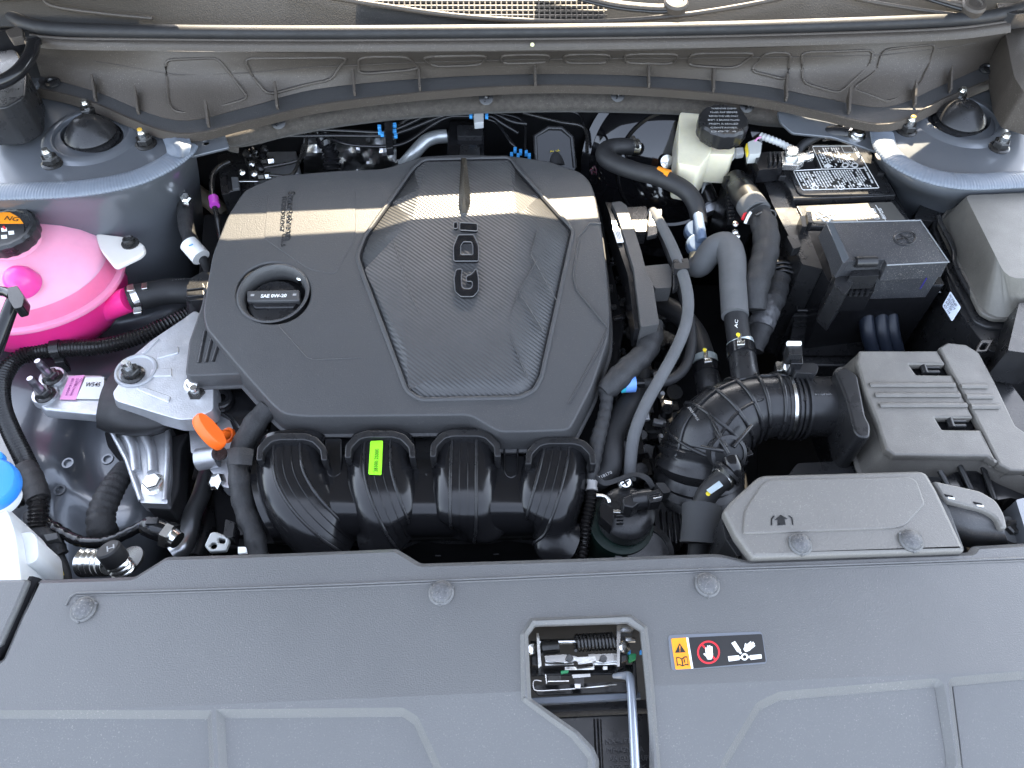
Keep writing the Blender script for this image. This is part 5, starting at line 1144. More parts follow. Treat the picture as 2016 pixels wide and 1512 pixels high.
# MAF tube, clamp and sensor
mft = thing('air_flow_tube', 'black round air flow meter tube between elbow and air filter box', 'tube', W(1610,800,-.06))
tube('tube_body', mft, satin, [(1545,800,-.062),(1600,800,-.062),(1665,800,-.062)], .0325, seg=56)
for x,r_ in [(1534,.0355),(1552,.0365),(1562,.0350),(1572,.0365)]: tube('bead_ring', mft, satin, [(x,800,-.062),(x+5,800,-.062)], r_, seg=56)
tube('hose_clamp', mft, zinc, [(1541,800,-.062),(1547,800,-.062)], .0362, seg=56)
pbox('clamp_screw_block', mft, zinc, [(1527,712),(1562,712),(1564,728),(1530,730)], -.030, .008, .0015, r=2)
lathe('clamp_screw', mft, zinc, [(.0072,-.003),(.0072,.003),(.0058,.0045),(0,.0045)], W(1553,722,-.026), (.1,-.6,.8), 24)
for rr in (0,1.57):
    o_ = frame(W(1553,722,-.026), Vector((.1,-.6,.8))) @ Matrix.Rotation(rr+.3,4,'Z'); box('screw_cross', mft, dark, o_ @ Vector((0,0,.0045)), (.008,.0016,.001), M=o_, bev=0)
pbox('sensor_base', mft, satin, [(1562,716),(1604,714),(1612,722),(1608,736),(1566,734)], -.020, .02, .002, r=4)
pbox('sensor_neck', mft, gloss, [(1556,698),(1580,698),(1582,716),(1558,716)], -.010, .02, .001)
pbox('sensor_plug', mft, satin, [(1550,674),(1578,674),(1580,698),(1554,698)], -.002, .016, .001, r=2)
plate('plug_frame', mft, white_pl, [(1549,671),(1578,671),(1579,678),(1549,678)], .001, .003, .0006, r=2)
text('moulded_code', mft, grey_pr, '>PBT-GF30<', (1596,778),(1638,778), plane_at(-.0305,W(1615,775,-.03).y,-.15), h=.0030, ext=.0001)
text('moulded_code', mft, grey_pr, '46311102', (1594,765),(1622,764), plane_at(-.0300,W(1610,765,-.03).y,-.3), h=.0020, ext=.0001)
plate('moulded_frame', mft, satin, [(1583,767),(1589,767),(1589,788),(1583,788)], plane_at(-.0285,W(1586,778,-.03).y,-.1), .0008, .0002)
# flange of the filter box
fb = thing('air_filter_box', 'large black plastic air filter box with stepped lid on the right', 'air filter box', W(1830,800,-.05))
pbox('inlet_flange', fb, satin, [(1642,728),(1666,722),(1690,738),(1706,820),(1716,838),(1714,862),(1694,862),(1682,850),(1664,780)], -.018, .062, .003, r=8)
tube('flange_bolt', fb, zinc, [(1660,836,-.052),(1670,835,-.050)], .0058, seg=6)
LZ = plane_at(-.012, .60, .03)
lidm = plastic_g if False else mat('worn_sheen_filter_box_plastic', (.125,.117,.105), .38, grain=.5, gscale=900, rvar=.08, cvar=.12, speck=.22)  # bright sheen of the lid put into the base colour
def lid(nm, pts, hol=(), th=.010, r=5, pl=LZ, bev=.004):
    return plate(nm, fb, lidm, pts, pl, th, bev, r=r, holes=hol, res=3)
lid('lid', [(1692,690),(1845,690),(1861,717),(1790,717),(1804,737),(1874,738),(1916,822),(1841,822),(1855,845),(1931,846),(1964,912),(1944,898),(1762,896),(1745,884),(1728,830),(1704,770),(1688,712)], bev=.0022, r=2)
lid('rear_lid', [(1849,684),(1866,674),(1902,678),(1928,694),(1958,750),(2000,838),(2060,880),(2140,930),(2140,980),(2050,928),(1990,926),(1968,914),(1934,846),(1878,738),(1866,716)], bev=.002, r=2)
skirt('lid_wall', fb, lidm, [(1692,690),(1845,690),(1866,676),(1902,678),(1928,694),(2000,838),(2140,930),(2140,990),(1990,926),(1944,898),(1762,896),(1745,884),(1704,770),(1688,712)], (LZ[0]-.006,LZ[1],LZ[2]), .045, .010, r=6)
for k,(xa,xb,ya) in enumerate([(1716,1880,757),(1726,1890,777),(1736,1903,797)]): tube('lid_rib', fb, lidm, [(xa,ya+1,(LZ[0]+.0004,0,LZ[2])),(xa+12,ya,(LZ[0]+.0012,0,LZ[2])),(xb,ya,(LZ[0]+.0012,0,LZ[2]))], .0030, seg=10, flat=.5)
for k,(xa,xb,ya) in enumerate([(1892,1944,760),(1902,1955,780),(1912,1967,800)]): tube('lid_rib', fb, lidm, [(xa,ya,(LZ[0]+.0012,0,LZ[2])),(xb,ya,(LZ[0]+.0012,0,LZ[2]))], .0030, seg=10, flat=.5)
for (x,y) in [(1820,727),(1872,833)]:
    pbox('latch_floor', fb, dark, [(x-34,y-12),(x+40,y-12),(x+48,y+14),(x-24,y+14)], (LZ[0]-.012,0,LZ[2]), .004, .0005)
    for k in range(2): pbox('latch_bar', fb, satin, [(x-2,y-8+9*k),(x+30,y-8+9*k),(x+32,y-3+9*k),(x,y-3+9*k)], (LZ[0]-.002,0,LZ[2]), .006, .0008)
    tube('latch_roll', fb, satin, [(x-4,y-9,(LZ[0]-.004,0,LZ[2])),(x+2,y+9,(LZ[0]-.004,0,LZ[2]))], .0035, seg=12)
pbox('lower_box', fb, satin, [(1700,700),(1950,700),(2140,960),(2140,1060),(2050,1000),(1860,960),(1740,935),(1690,850),(1655,760)], -.055, .10, .004, r=6)
pbox('lower_ledge', fb, gloss, [(1850,948),(1880,930),(1965,905),(1990,930),(2140,950),(2140,1010),(1990,980),(1930,990)], -.046, .03, .002, r=3)
for (a,b_) in [((1850,927),(1866,956)),((1888,914),(1912,965)),((1928,900),(1958,985))]: tube('box_rib', fb, satin, [(a[0],a[1],-.040),(b_[0],b_[1],-.043)], .0028, seg=8)
pbox('lower_front', fb, satin, [(1570,912),(1700,905),(1745,935),(1800,1000),(1500,1000)], -.075, .06, .004, r=5)
plate('corner_flap', fb, lidm, [(1962,905),(1984,892),(1994,926),(1978,932)], -.030, .010, .001)
# duct ahead of the box
dc = thing('air_duct_cover', 'grained grey plastic air duct with an arrow mark and two rivets behind the front shield', 'duct', W(1650,1020,.0))
DZ = .0125
plate('lower_shell', dc, plastic, [(1436,985),(1510,940),(1820,930),(1870,1000),(1902,1086),(1480,1100),(1444,1050)], -.002, .03, .002, r=10)
plate('shell', dc, duct_pl, [(1424,1004),(1440,984),(1492,938),(1504,934),(1812,925),(1826,931),(1846,965),(1902,1084),(1482,1098),(1448,1052)], DZ-.006, .014, .004, r=6, res=3)
plate('raised_top', dc, duct_pl, [(1466,1004),(1500,952),(1514,944),(1790,938),(1806,946),(1822,992),(1784,1034),(1762,1040),(1462,1051)], DZ-.0044, .003, .0014, r=8, res=1)
for q in [[(1537,1013),(1551,1021),(1545,1022),(1547,1033),(1531,1034),(1531,1023),(1525,1023)]]: plate('arrow_mark', dc, satin, q, DZ-.0038, .0010, .0003)
polytube('arrow_side', dc, satin, [W(x,y,DZ-.0042) for x,y in [(1519,1034),(1519,1022),(1524,1016)]], .0007, 5); polytube('arrow_side', dc, satin, [W(x,y,DZ-.0042) for x,y in [(1561,1033),(1559,1020),(1553,1015)]], .0007, 5)
rivet(dc, 1575, 1072, DZ-.006, 1.0); rivet(dc, 1793, 1065, DZ-.006, 1.05)
pbox('side_clip', dc, satin, [(1432,1000),(1446,1000),(1447,1016),(1433,1016)], .004, .014, .001)
pbox('side_wall', dc, satin, [(1420,1016),(1440,1018),(1470,1090),(1452,1096),(1428,1060)], -.012, .05, .002, r=4)
sd = thing('side_duct', 'curved black plastic duct emerging right of the riveted air duct', 'duct', W(1910,1010,-.01))
plate('upper_band', sd, duct_pl, [(1836,946),(1848,948),(1930,966),(1962,985),(1978,1012),(1984,1040),(1972,1040),(1960,1016),(1938,1004),(1862,984)], .002, .008, .002, r=10)
surf('lower_shell', sd, plastic, [[(1858,980,-.008),(1900,990,-.006),(1950,1008,-.006),(1976,1036,-.008)],[(1866,1006,-.006),(1905,1018,-.003),(1950,1030,-.004),(1980,1054,-.010)],[(1880,1044,-.014),(1915,1052,-.012),(1950,1058,-.014),(1984,1068,-.02)],[(1895,1075,-.04),(1920,1080,-.04),(1955,1080,-.04),(1986,1080,-.04)]], 6, 6, th=.003)
for (x,y) in [(1868,975),(1925,990)]: pbox('snap_slot', sd, dark, [(x-9,y-3),(x+8,y+1),(x+9,y+4),(x-6,y+2)], .0026, .001, .0002); pbox('snap_tooth', sd, zinc if 0 else white_pl, [(x-2,y+3),(x+12,y+5),(x+12,y+8),(x,y+6)], .0030, .001, .0002)
bt2 = thing('duct_bolt', 'black hex bolt with grey washer at the lower right, beside the side duct', 'bolt', W(1990,1044,-.02))
lathe('washer', bt2, rubber_g, [(.0125,0),(.0125,.002),(0,.002)], W(1990,1044,-.02), (0,-.1,1), 28)
lathe('head', bt2, dsteel, [(.0070,.002),(.0070,.007),(.005,.008),(.003,.0075),(.003,.006),(0,.006)], W(1989,1042,-.02), (0,-.1,1), 6, sharp=20)
tag(pbox('headlamp_panel', None, paint, [(2000,984),(2140,950),(2140,1090),(2024,1062)], -.004, .05, .003, r=3), 'blue grey painted corner panel at the lower right edge', 'panel')
# sleeve hose
sh = thing('vent_hose', 'black hose with pale clamp and thick foam sleeve at the bottom of the elbow', 'hose', W(1390,1010,-.05))
tube('elbow_joint', sh, gloss, [(1438,905,-.030),(1444,922,-.030),(1448,936,-.034)], [.0085,.0085,.0065], seg=20)
tube('hose', sh, rubber, [(1438,934,-.040),(1422,944,-.040),(1400,964,-.046),(1384,992,-.054),(1380,1030,-.064),(1376,1080,-.08),(1374,1110,-.09)], .0105, seg=22)
tube('clamp_band', sh, zinc, [(1426,941,-.040),(1420,946,-.040)], .0122, seg=26)
pbox('clamp_tongue', sh, mat('pale_blue_zinc',(.60,.72,.78),.3,metal=.5), [(1416,946),(1424,956),(1400,972),(1391,964)], -.030, .0012, .0003)
lathe('paint_mark', sh, yellow_pl, [(.0022,0),(.0022,.0005),(0,.0006)], W(1394,972,-.034), (0,-.3,1), 12)
tube('washer_disc', sh, satin, [(1434,930,-.036),(1430,934,-.037)], .0150, seg=28)
tube('foam_sleeve', sh, mat('dark_foam',(.035,.036,.038),.8,grain=.3,gscale=900), [(1381,998,-.054),(1379,1035,-.058),(1378,1070,-.064)], [.0185,.0175,.0190], seg=28)
# =============== battery group ===============
bat = thing('battery', 'black car battery with white printed warning label on its lid', 'battery', W(1660,380,-.02))
BZ = plane_at(-.012, .74, .0)
pbox('case', bat, gloss, [(1534,312),(1590,284),(1712,284),(1772,395),(1800,450),(1860,560),(1640,570),(1560,420)], -.022, .16, .003, r=3)
plate('lid', bat, satin, [(1532,330),(1584,306),(1592,283),(1706,283),(1766,384),(1562,392),(1554,372),(1540,350)], BZ, .010, .002, r=4)
plate('lid_panel', bat, satin, [(1554,338),(1610,332),(1594,286),(1700,285),(1752,376),(1744,382),(1582,384),(1570,378)], (BZ[0]+.002,0,0), .003, .0008, r=8)
def frame_line(pts, z, rad=.0006, m_=white_st, nm='label_border', r=3):
    q = fillet(pts, r); wp = [W(p.x,p.y,z) for p in q]; wp.append(wp[0]); return polytube(nm, bat, m_, wp, rad, 4)
LB = BZ[0]+.0024
frame_line([(1599,288),(1683,287),(1731,370),(1580,374),(1562,336),(1619,333)], LB)
def W2(a,b,c,d,u,v,z):
    x = (a[0]*(1-u)+b[0]*u)*(1-v)+(d[0]*(1-u)+c[0]*u)*v; y = (a[1]*(1-u)+b[1]*u)*(1-v)+(d[1]*(1-u)+c[1]*u)*v; return W(x,y,z)
rd = random.Random(5)
def printing(nm, quad, cols, z, m_, parent, fill=.8, dens=.55):
    bm = bmesh.new(); a,b,c,d = quad
    for i in range(cols):
        u0 = (i+.2)/cols; u1 = (i+.2+dens)/cols; v = .02
        end = 1-rd.random()*.25*(1 if rd.random() < .5 else 0)
        while v < end:
            L = rd.uniform(.05,.16); 
            if rd.random() < fill:
                vs = [bm.verts.new(W2(a,b,c,d,p,q,z)) for p,q in ((u0,v),(u1,v),(u1,min(v+L,.98)),(u0,min(v+L,.98)))]; bm.faces.new(vs)
            v += L+.025
    bmesh.ops.recalc_face_normals(bm, faces=bm.faces)
    me = bpy.data.meshes.new(nm); bm.to_mesh(me); bm.free(); return link(nm, me, m_, parent, None)
printing('small_print', [(1602,291),(1632,290),(1652,330),(1623,331)], 6, LB+.0002, white_st, bat)
printing('small_print', [(1634,290),(1652,290),(1672,329),(1654,330)], 4, LB+.0002, white_st, bat)
printing('small_print', [(1656,303),(1674,303),(1690,328),(1674,329)], 4, LB+.0002, white_st, bat)
printing('small_print', [(1678,290),(1684,290),(1726,368),(1719,369)], 1, LB+.0002, white_st, bat)
printing('small_print', [(1566,339),(1632,335),(1654,371),(1584,372)], 12, LB+.0002, white_st, bat, fill=.86)
printing('small_print', [(1634,335),(1694,332),(1718,369),(1656,371)], 12, LB+.0002, white_st, bat, fill=.86)
polytube('label_border', bat, white_st, [W(1619,333,LB), W(1702,331,LB)], .0005, 4)
frame_line([(1656,288),(1676,288),(1682,300),(1662,300)], LB, .0004, r=0)
for (x,y) in [(1664,325),(1683,325)]: plate('round_symbol', bat, white_st, ell(x,y,7,5,18), LB+.0006, .0004, .0001); plate('symbol_core', bat, black_st, ell(x,y,4,2.4,10), LB+.0010, .0003, .0001)
for (x,y) in [(1605,369),(1656,369)]: plate('round_symbol', bat, white_st, ell(x,y,7,4.6,18), LB+.0006, .0004, .0001, holes=[ell(x,y,5,3,14)])
plate('diamond_symbol', bat, white_st, [(1622,325),(1631,321),(1638,326),(1630,331)], LB+.0006, .0004, .0001)
for x in (1600,1691): plate('triangle_symbol', bat, white_st, [(x-4,363),(x+4,357),(x+7,365)], LB+.0006, .0004, .0001)
plate('front_ledge', bat, satin, [(1566,404),(1764,394),(1798,440),(1640,446),(1588,446)], -.018, .008, .002, r=4)
plate('front_label', bat, mat('dark_grey_label',(.10,.095,.085),.5,cvar=.1), [(1585,412),(1592,406),(1756,397),(1786,436),(1640,440),(1602,440)], -.0172, .0006, .0002, r=6)
printing('small_print', [(1676,414),(1716,412),(1732,432),(1690,434)], 6, -.0166, grey_pr, bat)
text('label_print', bat, white_st, 'CCA 780A', (1733,432),(1722,410), -.0166, h=.0075, ext=.0002, bold=.02)
text('label_print', bat, white_st, '80AH CLASS', (1745,431),(1734,410), -.0166, h=.005, ext=.0002, bold=.02)
polytube('label_border', bat, white_st, [W(1672,408,-.0168), W(1690,438,-.0168)], .0006, 4); polytube('label_border', bat, white_st, [W(1724,404,-.0168), W(1746,437,-.0168)], .0006, 4)
for q in [[(1606,420),(1624,436)],[(1608,430),(1640,420)],[(1612,416),(1640,432)],[(1630,438),(1644,418)]]: polytube('brand_scribble', bat, white_st, [W(x,y,-.0165) for x,y in q], .0012, 5)
for (x,y) in [(1593,424),(1581,432)]: pbox('case_clip', bat, satin, [(x-6,y-8),(x+4,y-8),(x+8,y+14),(x-1,y+14)], -.008, .012, .0015, r=2)
for (x,y) in [(1540,343),(1734,338)]: pbox('lid_clip', bat, satin, [(x-5,y),(x+8,y),(x+8,y+4),(x-5,y+4)], -.006, .008, .0008)
# tray and side wall
tr_ = thing('battery_tray', 'black plastic battery tray and side wall left of and below the battery', 'tray', W(1560,500,-.08))
pbox('side_wall', tr_, satin, [(1482,300),(1494,336),(1534,336),(1560,392),(1584,440),(1620,530),(1580,520),(1556,470),(1520,400),(1496,340)], -.020, .16, .002, r=2)
pbox('side_clip', tr_, satin, [(1549,464),(1570,462),(1578,486),(1562,490)], -.010, .012, .0015, r=2)
pbox('tray_floor', tr_, satin, [(1550,500),(1700,500),(1720,720),(1540,720)], -.14, .03, .003)
polytube('tray_edge', tr_, satin, [W(x,y,-.085) for x,y in [(1560,530),(1581,572),(1569,600),(1570,611),(1684,613),(1695,598)]], .0020, 8)
pbox('front_wall', tr_, satin, [(1568,612),(1696,613),(1700,622),(1560,622)], -.088, .08, .002)
surf('ribbed_panel', tr_, satin, [[(1565,622,-.09),(1630,622,-.09),(1700,622,-.09)],[(1550,700,-.135),(1630,700,-.135),(1700,700,-.135)]], 4, 6, th=.003)
for k in range(6): tube('panel_rib', tr_, satin, [(1564-2*k,632+11*k,-.094-.0075*k),(1698,632+11*k,-.094-.0075*k)], .0014, seg=6)
pbox('inner_step', tr_, satin, [(1566,500),(1600,500),(1622,552),(1590,556)], -.055, .06, .003, r=3)
for (x,s_) in [(1708,.0085),(1735,.0085),(1757,.0080)]: tag(tube('battery_cable', None, mat('blue_black_cable_%d'%x,(.012,.016,.026),.4), [(x-4,600,-.07),(x,650,-.085),(x+12,700,-.11)], s_, seg=14), {1708:'leftmost of three dark cables below the battery terminal cover',1735:'middle one of three dark cables below the battery terminal cover',1757:'rightmost of three dark cables below the battery terminal cover'}[x], 'cable', 'cables below the battery terminal cover')
# positive terminal cover
tcv = thing('terminal_cover', 'black battery terminal cover moulded with a plus sign in a circle', 'terminal cover', W(1745,480,.0))
TZ = .026
dust_pl = mat('dusty_black_cover', (.035,.036,.040), .34, grain=.5, gscale=900, cvar=.15, speck=.8)
topq = [(1626,438),(1812,434),(1868,516),(1746,522),(1742,510),(1672,514),(1660,518)]
pbox('lid', tcv, dust_pl, topq, TZ, .022, .0025, r=3, taper=.002)
plate('window_edge', tcv, clear_pl, [(1626,437),(1640,437),(1672,508),(1660,518)], (TZ+.0008,0,0), .001, .0004)
edge = mat('edge_glint_plastic', (.20,.21,.22), .2)  # glints along the cover edges painted as lighter beads
polytube('bright_edge', tcv, edge, [W(x,y,TZ+.0002) for x,y in [(1626,438),(1812,434),(1868,516),(1746,522)]], .0009, 6)
pbox('lower_box', tcv, dust_pl, [(1640,452),(1812,444),(1858,530),(1660,536)], .005, .045, .002, r=2)
pbox('skirt_box', tcv, satin, [(1700,470),(1806,462),(1850,540),(1716,546)], -.030, .055, .002)
polytube('seam_edge', tcv, edge, [W(x,y,-.0405) for x,y in [(1726,578),(1852,575)]], .0008, 5)
pbox('corner_post', tcv, satin, [(1650,520),(1676,514),(1690,540),(1664,580),(1642,560)], .004, .06, .002, r=2)
tube('hinge_roll', tcv, satin, [(1684,516,.024),(1724,515,.024)], .0060, seg=18)
pbox('latch_plate', tcv, satin, [(1683,528),(1728,526),(1732,542),(1672,545)], .012, .02, .0015, r=2)
pbox('latch_plate', tcv, gloss, [(1672,545),(1728,543),(1720,575),(1656,578)], -.012, .03, .0015, r=2)
for k in range(5): pbox('latch_slot', tcv, dark, [(1664+11*k,566),(1670+11*k,566),(1666+11*k,582),(1660+11*k,582)], -.0115, .002, .0003)
plate('plus_ring', tcv, satin, ell(1782,468,23,14,36), TZ+.0012, .0012, .0005, holes=[ell(1782,468,19.5,11.5,36)])
for q in [[(1770,461),(1773,459),(1795,475),(1791,477)],[(1768,473),(1766,470),(1796,465),(1798,468)]]: plate('plus_bar', tcv, satin, q, TZ+.0010, .0010, .0004)
for q in [[(1688,546),(1681,556)]]: polytube('ink_line', tcv, mat('ink_blue',(.03,.02,.20),.4), [W(x,y,-.010) for x,y in q], .0006, 4)
polytube('ink_line', tcv, MATS['ink_blue'], [W(1824,548,.003), W(1812,568,-.018)], .0008, 4); polytube('ink_line', tcv, MATS['ink_blue'], [W(1811,568,-.026), W(1803,590,-.050)], .0008, 4)
# negative terminal
ng = thing('negative_terminal', 'zinc negative battery clamp with grey plug and black sensor block', 'terminal', W(1545,310,.0))
pbox('sensor_block', ng, gloss, [(1486,300),(1540,298),(1542,330),(1494,335)], .004, .02, .0015, r=2)
for k in range(3): pbox('block_rib', ng, satin, [(1514+9*k,298),(1519+9*k,298),(1521+9*k,318),(1516+9*k,318)], .010, .008, .0008)
pbox('clamp_plate', ng, zinc, [(1537,298),(1582,300),(1586,316),(1572,326),(1541,324)], .008, .008, .002, r=3)
lathe('post', ng, zinc, [(.009,0),(.0085,.008),(.007,.010),(0,.010)], W(1556,306,.008), (0,-.05,1), 24)
tube('clamp_bolt', ng, zinc, [(1568,312,.012),(1592,308,.012)], .0052, seg=6); tube('clamp_bolt', ng, steel, [(1590,308,.012),(1596,307,.012)], .0070, seg=20)
pbox('grey_plug', ng, mat('light_grey_plug',(.45,.46,.44),.4), [(1472,280),(1486,274),(1500,282),(1498,302),(1476,304)], .010, .014, .0015, r=2)
pbox('yellow_clip', ng, yellow_pl, [(1469,282),(1475,279),(1479,300),(1472,300)], .008, .008, .0008)
tube('grey_conduit', ng, mat('pale_grey_conduit',(.42,.43,.43),.5), [(1498,268,.008),(1516,274,.010),(1540,284,.008),(1562,296,.004)], .0050, seg=14, corr=(.005,.0012))
tube('wire', ng, pink_st, [(1486,278,.010),(1492,272,.010),(1499,270,.009)], .0012, seg=6)
gc = thing('ground_cable', 'black ground cable bolted to the body flange behind the battery', 'cable', W(1640,265,.0))
tube('cable', gc, rubber, [(1566,306,-.01),(1580,286,.0),(1610,268,.008),(1630,264,.012)], .0058, seg=14)
tube('shrink_sleeve', gc, satin, [(1618,266,.010),(1636,262,.014),(1668,264,.016)], [.0085,.0092,.0085], seg=16)
pbox('ring_terminal', gc, zinc, [(1664,264),(1676,256),(1692,258),(1700,250),(1698,244),(1704,246),(1698,268),(1688,276),(1672,272)], .016, .003, .0008)
lathe('bolt', gc, zinc, [(.0115,0),(.0115,.002),(.0085,.003),(.0085,.008),(.0065,.0095),(.004,.0085),(0,.0085)], W(1685,267,.017), (0,-.25,1), 18)
# ECU plug and harnesses
eq = thing('wiring_plug', 'big black lever plug with thick taped cable beside the battery', 'connector', W(1470,380,-.02))
pbox('housing', eq, gloss, [(1424,346),(1482,344),(1496,370),(1500,400),(1486,430),(1448,440),(1434,400)], -.030, .09, .003, r=4)
pbox('lever', eq, satin, [(1426,346),(1480,344),(1486,352),(1430,354)], -.020, .015, .002, r=2)
tube('boot', eq, satin, [(1448,356,-.035),(1462,380,-.020),(1478,402,-.012),(1490,420,-.012)], [.0150,.0170,.0168,.0162], seg=26)
tube('sunlit_band', eq, rubber_g, [(1476,400,-.012),(1490,420,-.011)], .0175, seg=28)  # sunlit band on the boot painted as a paler ring
tube('tape_wrap', eq, tape, [(1492,420,-.014),(1506,450,-.014),(1508,490,-.018),(1498,530,-.024),(1486,570,-.032),(1484,610,-.045)], [.0150,.0160,.0160,.0162,.0160,.0150], seg=20, corr=(.022,.0014))
tube('red_wire', eq, red_st, [(1462,432,-.012),(1468,418,-.008),(1476,410,-.004)], .0018, seg=8); tube('white_wire', eq, white_st, [(1467,440,-.012),(1473,426,-.006),(1478,418,-.003)], .0018, seg=8)
tube('cable_tie', eq, dsteel, [(1486,424,.001),(1512,414,-.004),(1526,420,-.01),(1521,436,-.015)], .0020, seg=8)
for k in range(9): pbox('housing_rib', eq, satin, [(1430+k*.6,372+7*k),(1442+k*.6,371+7*k),(1443+k*.6,374+7*k),(1431+k*.6,375+7*k)], -.028, .01, .0006)
t6 = thing('taped_harness', 'silvery taped harness branch running beside the battery tray to the sensor', 'harness', W(1510,610,-.07))
shiny_tape = mat('shiny_vinyl_tape', (.075,.075,.078), .22, grain=1.0, gscale=130, cvar=.4, cscale=90)
tube('tape_wrap', t6, tape, [(1532,548,-.050),(1524,585,-.055),(1506,620,-.062)], [.0145,.0150,.0150], seg=18, corr=(.016,.0014))
tube('tape_wrap', t6, shiny_tape, [(1518,590,-.058),(1506,618,-.062),(1498,645,-.068)], [.0155,.0160,.0150], seg=18, jit=.05)
tube('tape_wrap', t6, tape, [(1500,640,-.068),(1490,665,-.075),(1482,690,-.082)], [.0150,.0140,.0125], seg=18, corr=(.018,.0014))
jb = thing('junction_box', 'low black junction box with wire slots between harnesses and battery tray', 'junction box', W(1545,520,-.08))
pbox('box', jb, satin, [(1518,506),(1560,504),(1572,520),(1574,540),(1528,542)], -.050, .06, .002, r=3)
pbox('box', jb, gloss, [(1500,470),(1545,472),(1552,505),(1515,508)], -.058, .06, .002, r=3)
for k in range(3): tube('wire', jb, satin, [(1522+3*k,520+8*k,-.046),(1545,516+8*k,-.043),(1566,522+8*k,-.046)], .0022, seg=8)
for (x,y) in [(1447,442),(1446,458),(1450,466),(1521,442)]: lathe('small_screw', jb, zinc, [(.0035,0),(.0035,.002),(0,.003)], W(x,y,-.02), (0,-.4,1), 12)
# fuse box
fx = thing('fuse_box', 'large black fuse box with sloping lid at the right edge', 'fuse box', W(1960,500,.0))
FZ = .020
fbm = mat('sheen_tinted_fusebox_plastic', (.105,.099,.088), .36, grain=.4, gscale=1000, rvar=.06, cvar=.12, speck=.2)  # reflection on the lid top put into the whole lid's colour
tq = fillet([(1900,384),(2150,376),(2150,548),(1994,548),(1976,536)], 10)
top3 = [W(p.x,p.y,FZ) for p in tq]
lowq = fillet([(1852,436),(1900,372),(2150,360),(2150,624),(1958,624),(1934,610)], 10)
lidw = []
def loftpoly(nm, parent, m_, A, B, n=80, sharp=30, bevel=0, cap=True):
    def rs(P):
        D = [0]; 
        for i in range(len(P)): D.append(D[-1]+(P[(i+1)%len(P)]-P[i]).length)
        out = []
        for k in range(n):
            t = D[-1]*k/n; j = max(i for i in range(len(P)) if D[i] <= t); f = (t-D[j])/max(D[j+1]-D[j],1e-9); out.append(P[j].lerp(P[(j+1)%len(P)], f))
        return out
    a, b = rs(A), rs(B)
    # align starts
    k0 = min(range(n), key=lambda k: (b[k]-a[0]).length); b = b[k0:]+b[:k0]
    fs = [(i,(i+1)%n,n+(i+1)%n,n+i) for i in range(n)]
    if cap: fs.append(tuple(range(n)))
    return mesh(nm, parent, m_, a+b, fs, sharp=sharp, bevel=bevel, seg=3)
loftpoly('lid', fx, fbm, [W(p.x,p.y,FZ) for p in tq], [W(p.x,p.y,-.022) for p in lowq], bevel=.003)
plate('lid_flange', fx, fbm, [(1846,436),(1898,368),(2150,356),(2150,628),(1956,628),(1930,614)], -.022, .006, .0015, r=10)
plate('lid_flange', fx, satin, [(1834,440),(1890,364),(2150,352),(2150,646),(1946,646),(1918,632),(1868,540)], -.030, .010, .002, r=12)
pbox('body', fx, satin, [(1836,442),(1890,368),(2150,356),(2150,690),(1990,700),(1946,690),(1880,600)], -.034, .13, .003, r=8)
pbox('side_latch', fx, satin, [(2006,596),(2060,590),(2060,700),(1984,690)], .000, .05, .003, r=3)
plate('slot_frame', fx, satin, [(1932,668),(1958,668),(1944,692),(1918,694)], -.028, .008, .001, r=2, holes=[[(1936,676),(1946,676),(1938,688),(1928,688)]])
# rear strap flange seen left of lid
tube('flange_rail', fx, satin, [(1848,426,-.010),(1852,440,-.012),(1876,488,-.018),(1880,520,-.020),(1900,560,-.024),(1925,600,-.028)], .0030, seg=10)
LW = plane_at(-.035, W(1872,603,-.035).y, .0, 1.1, W(1872,603,-.035).x)
st = thing('fuse_box_sticker', 'small white sticker with printed code on the dark side of the fuse box', 'label', W(1872,603,-.03))
plate('sticker_paper', st, mat('bluish_white_paper',(.62,.68,.78),.5), [(1871,573),(1892,605),(1874,633),(1855,602)], LW, .0006, .0002, r=3)
for k,s_ in enumerate(['PNC R706-J000','20250219','670 720','621 114']): text('sticker_print', st, black_st, s_, (1868-3.4*k,582+6.5*k),(1881-3.4*k+(-3 if k>1 else 0),604+6.5*k+(-5 if k>1 else 0)), (LW[0]+.0006,LW[1],LW[2]), h=.0026, ext=.0001)
fb2 = thing('body_clip_bracket', 'small black clip bracket on the right inner fender behind the fuse box', 'bracket', W(1840,405,-.04))
pbox('bracket', fb2, satin, [(1816,392),(1828,384),(1856,390),(1858,404),(1838,436),(1800,430)], -.030, .03, .003, r=4)
lathe('bracket_button', fb2, gloss, [(.006,0),(.006,.0015),(0,.002)], W(1836,404,-.029), (0,-.2,1), 18)

# =============== bonnet latch in the shield opening ===============
la = thing('bonnet_latch', 'steel bonnet latch with springs inside the opening of the front shield', 'latch', W(1150,1290,-.04))
pbox('side_plate', la, zinc, [(1056,1246),(1061,1246),(1066,1310),(1060,1316)], -.020, .025, .0008, r=1)
pbox('side_plate', la, satin, [(1044,1260),(1056,1262),(1060,1312),(1046,1310)], -.030, .02, .001)
lathe('rivet', la, zinc, [(.0048,0),(.004,.002),(0,.003)], W(1047,1278,-.026), (.3,-.2,1), 18)
pbox('side_plate', la, steel, [(1214,1232),(1218,1230),(1246,1232),(1250,1236),(1222,1236),(1220,1312),(1215,1312)], -.016, .02, .0008, r=1)
pbox('side_plate', la, satin, [(1221,1252),(1232,1252),(1236,1300),(1222,1306)], -.022, .02, .001)
lathe('rivet', la, steel, [(.0052,0),(.0045,.002),(0,.003)], W(1229,1274,-.018), (.6,-.1,1), 18)
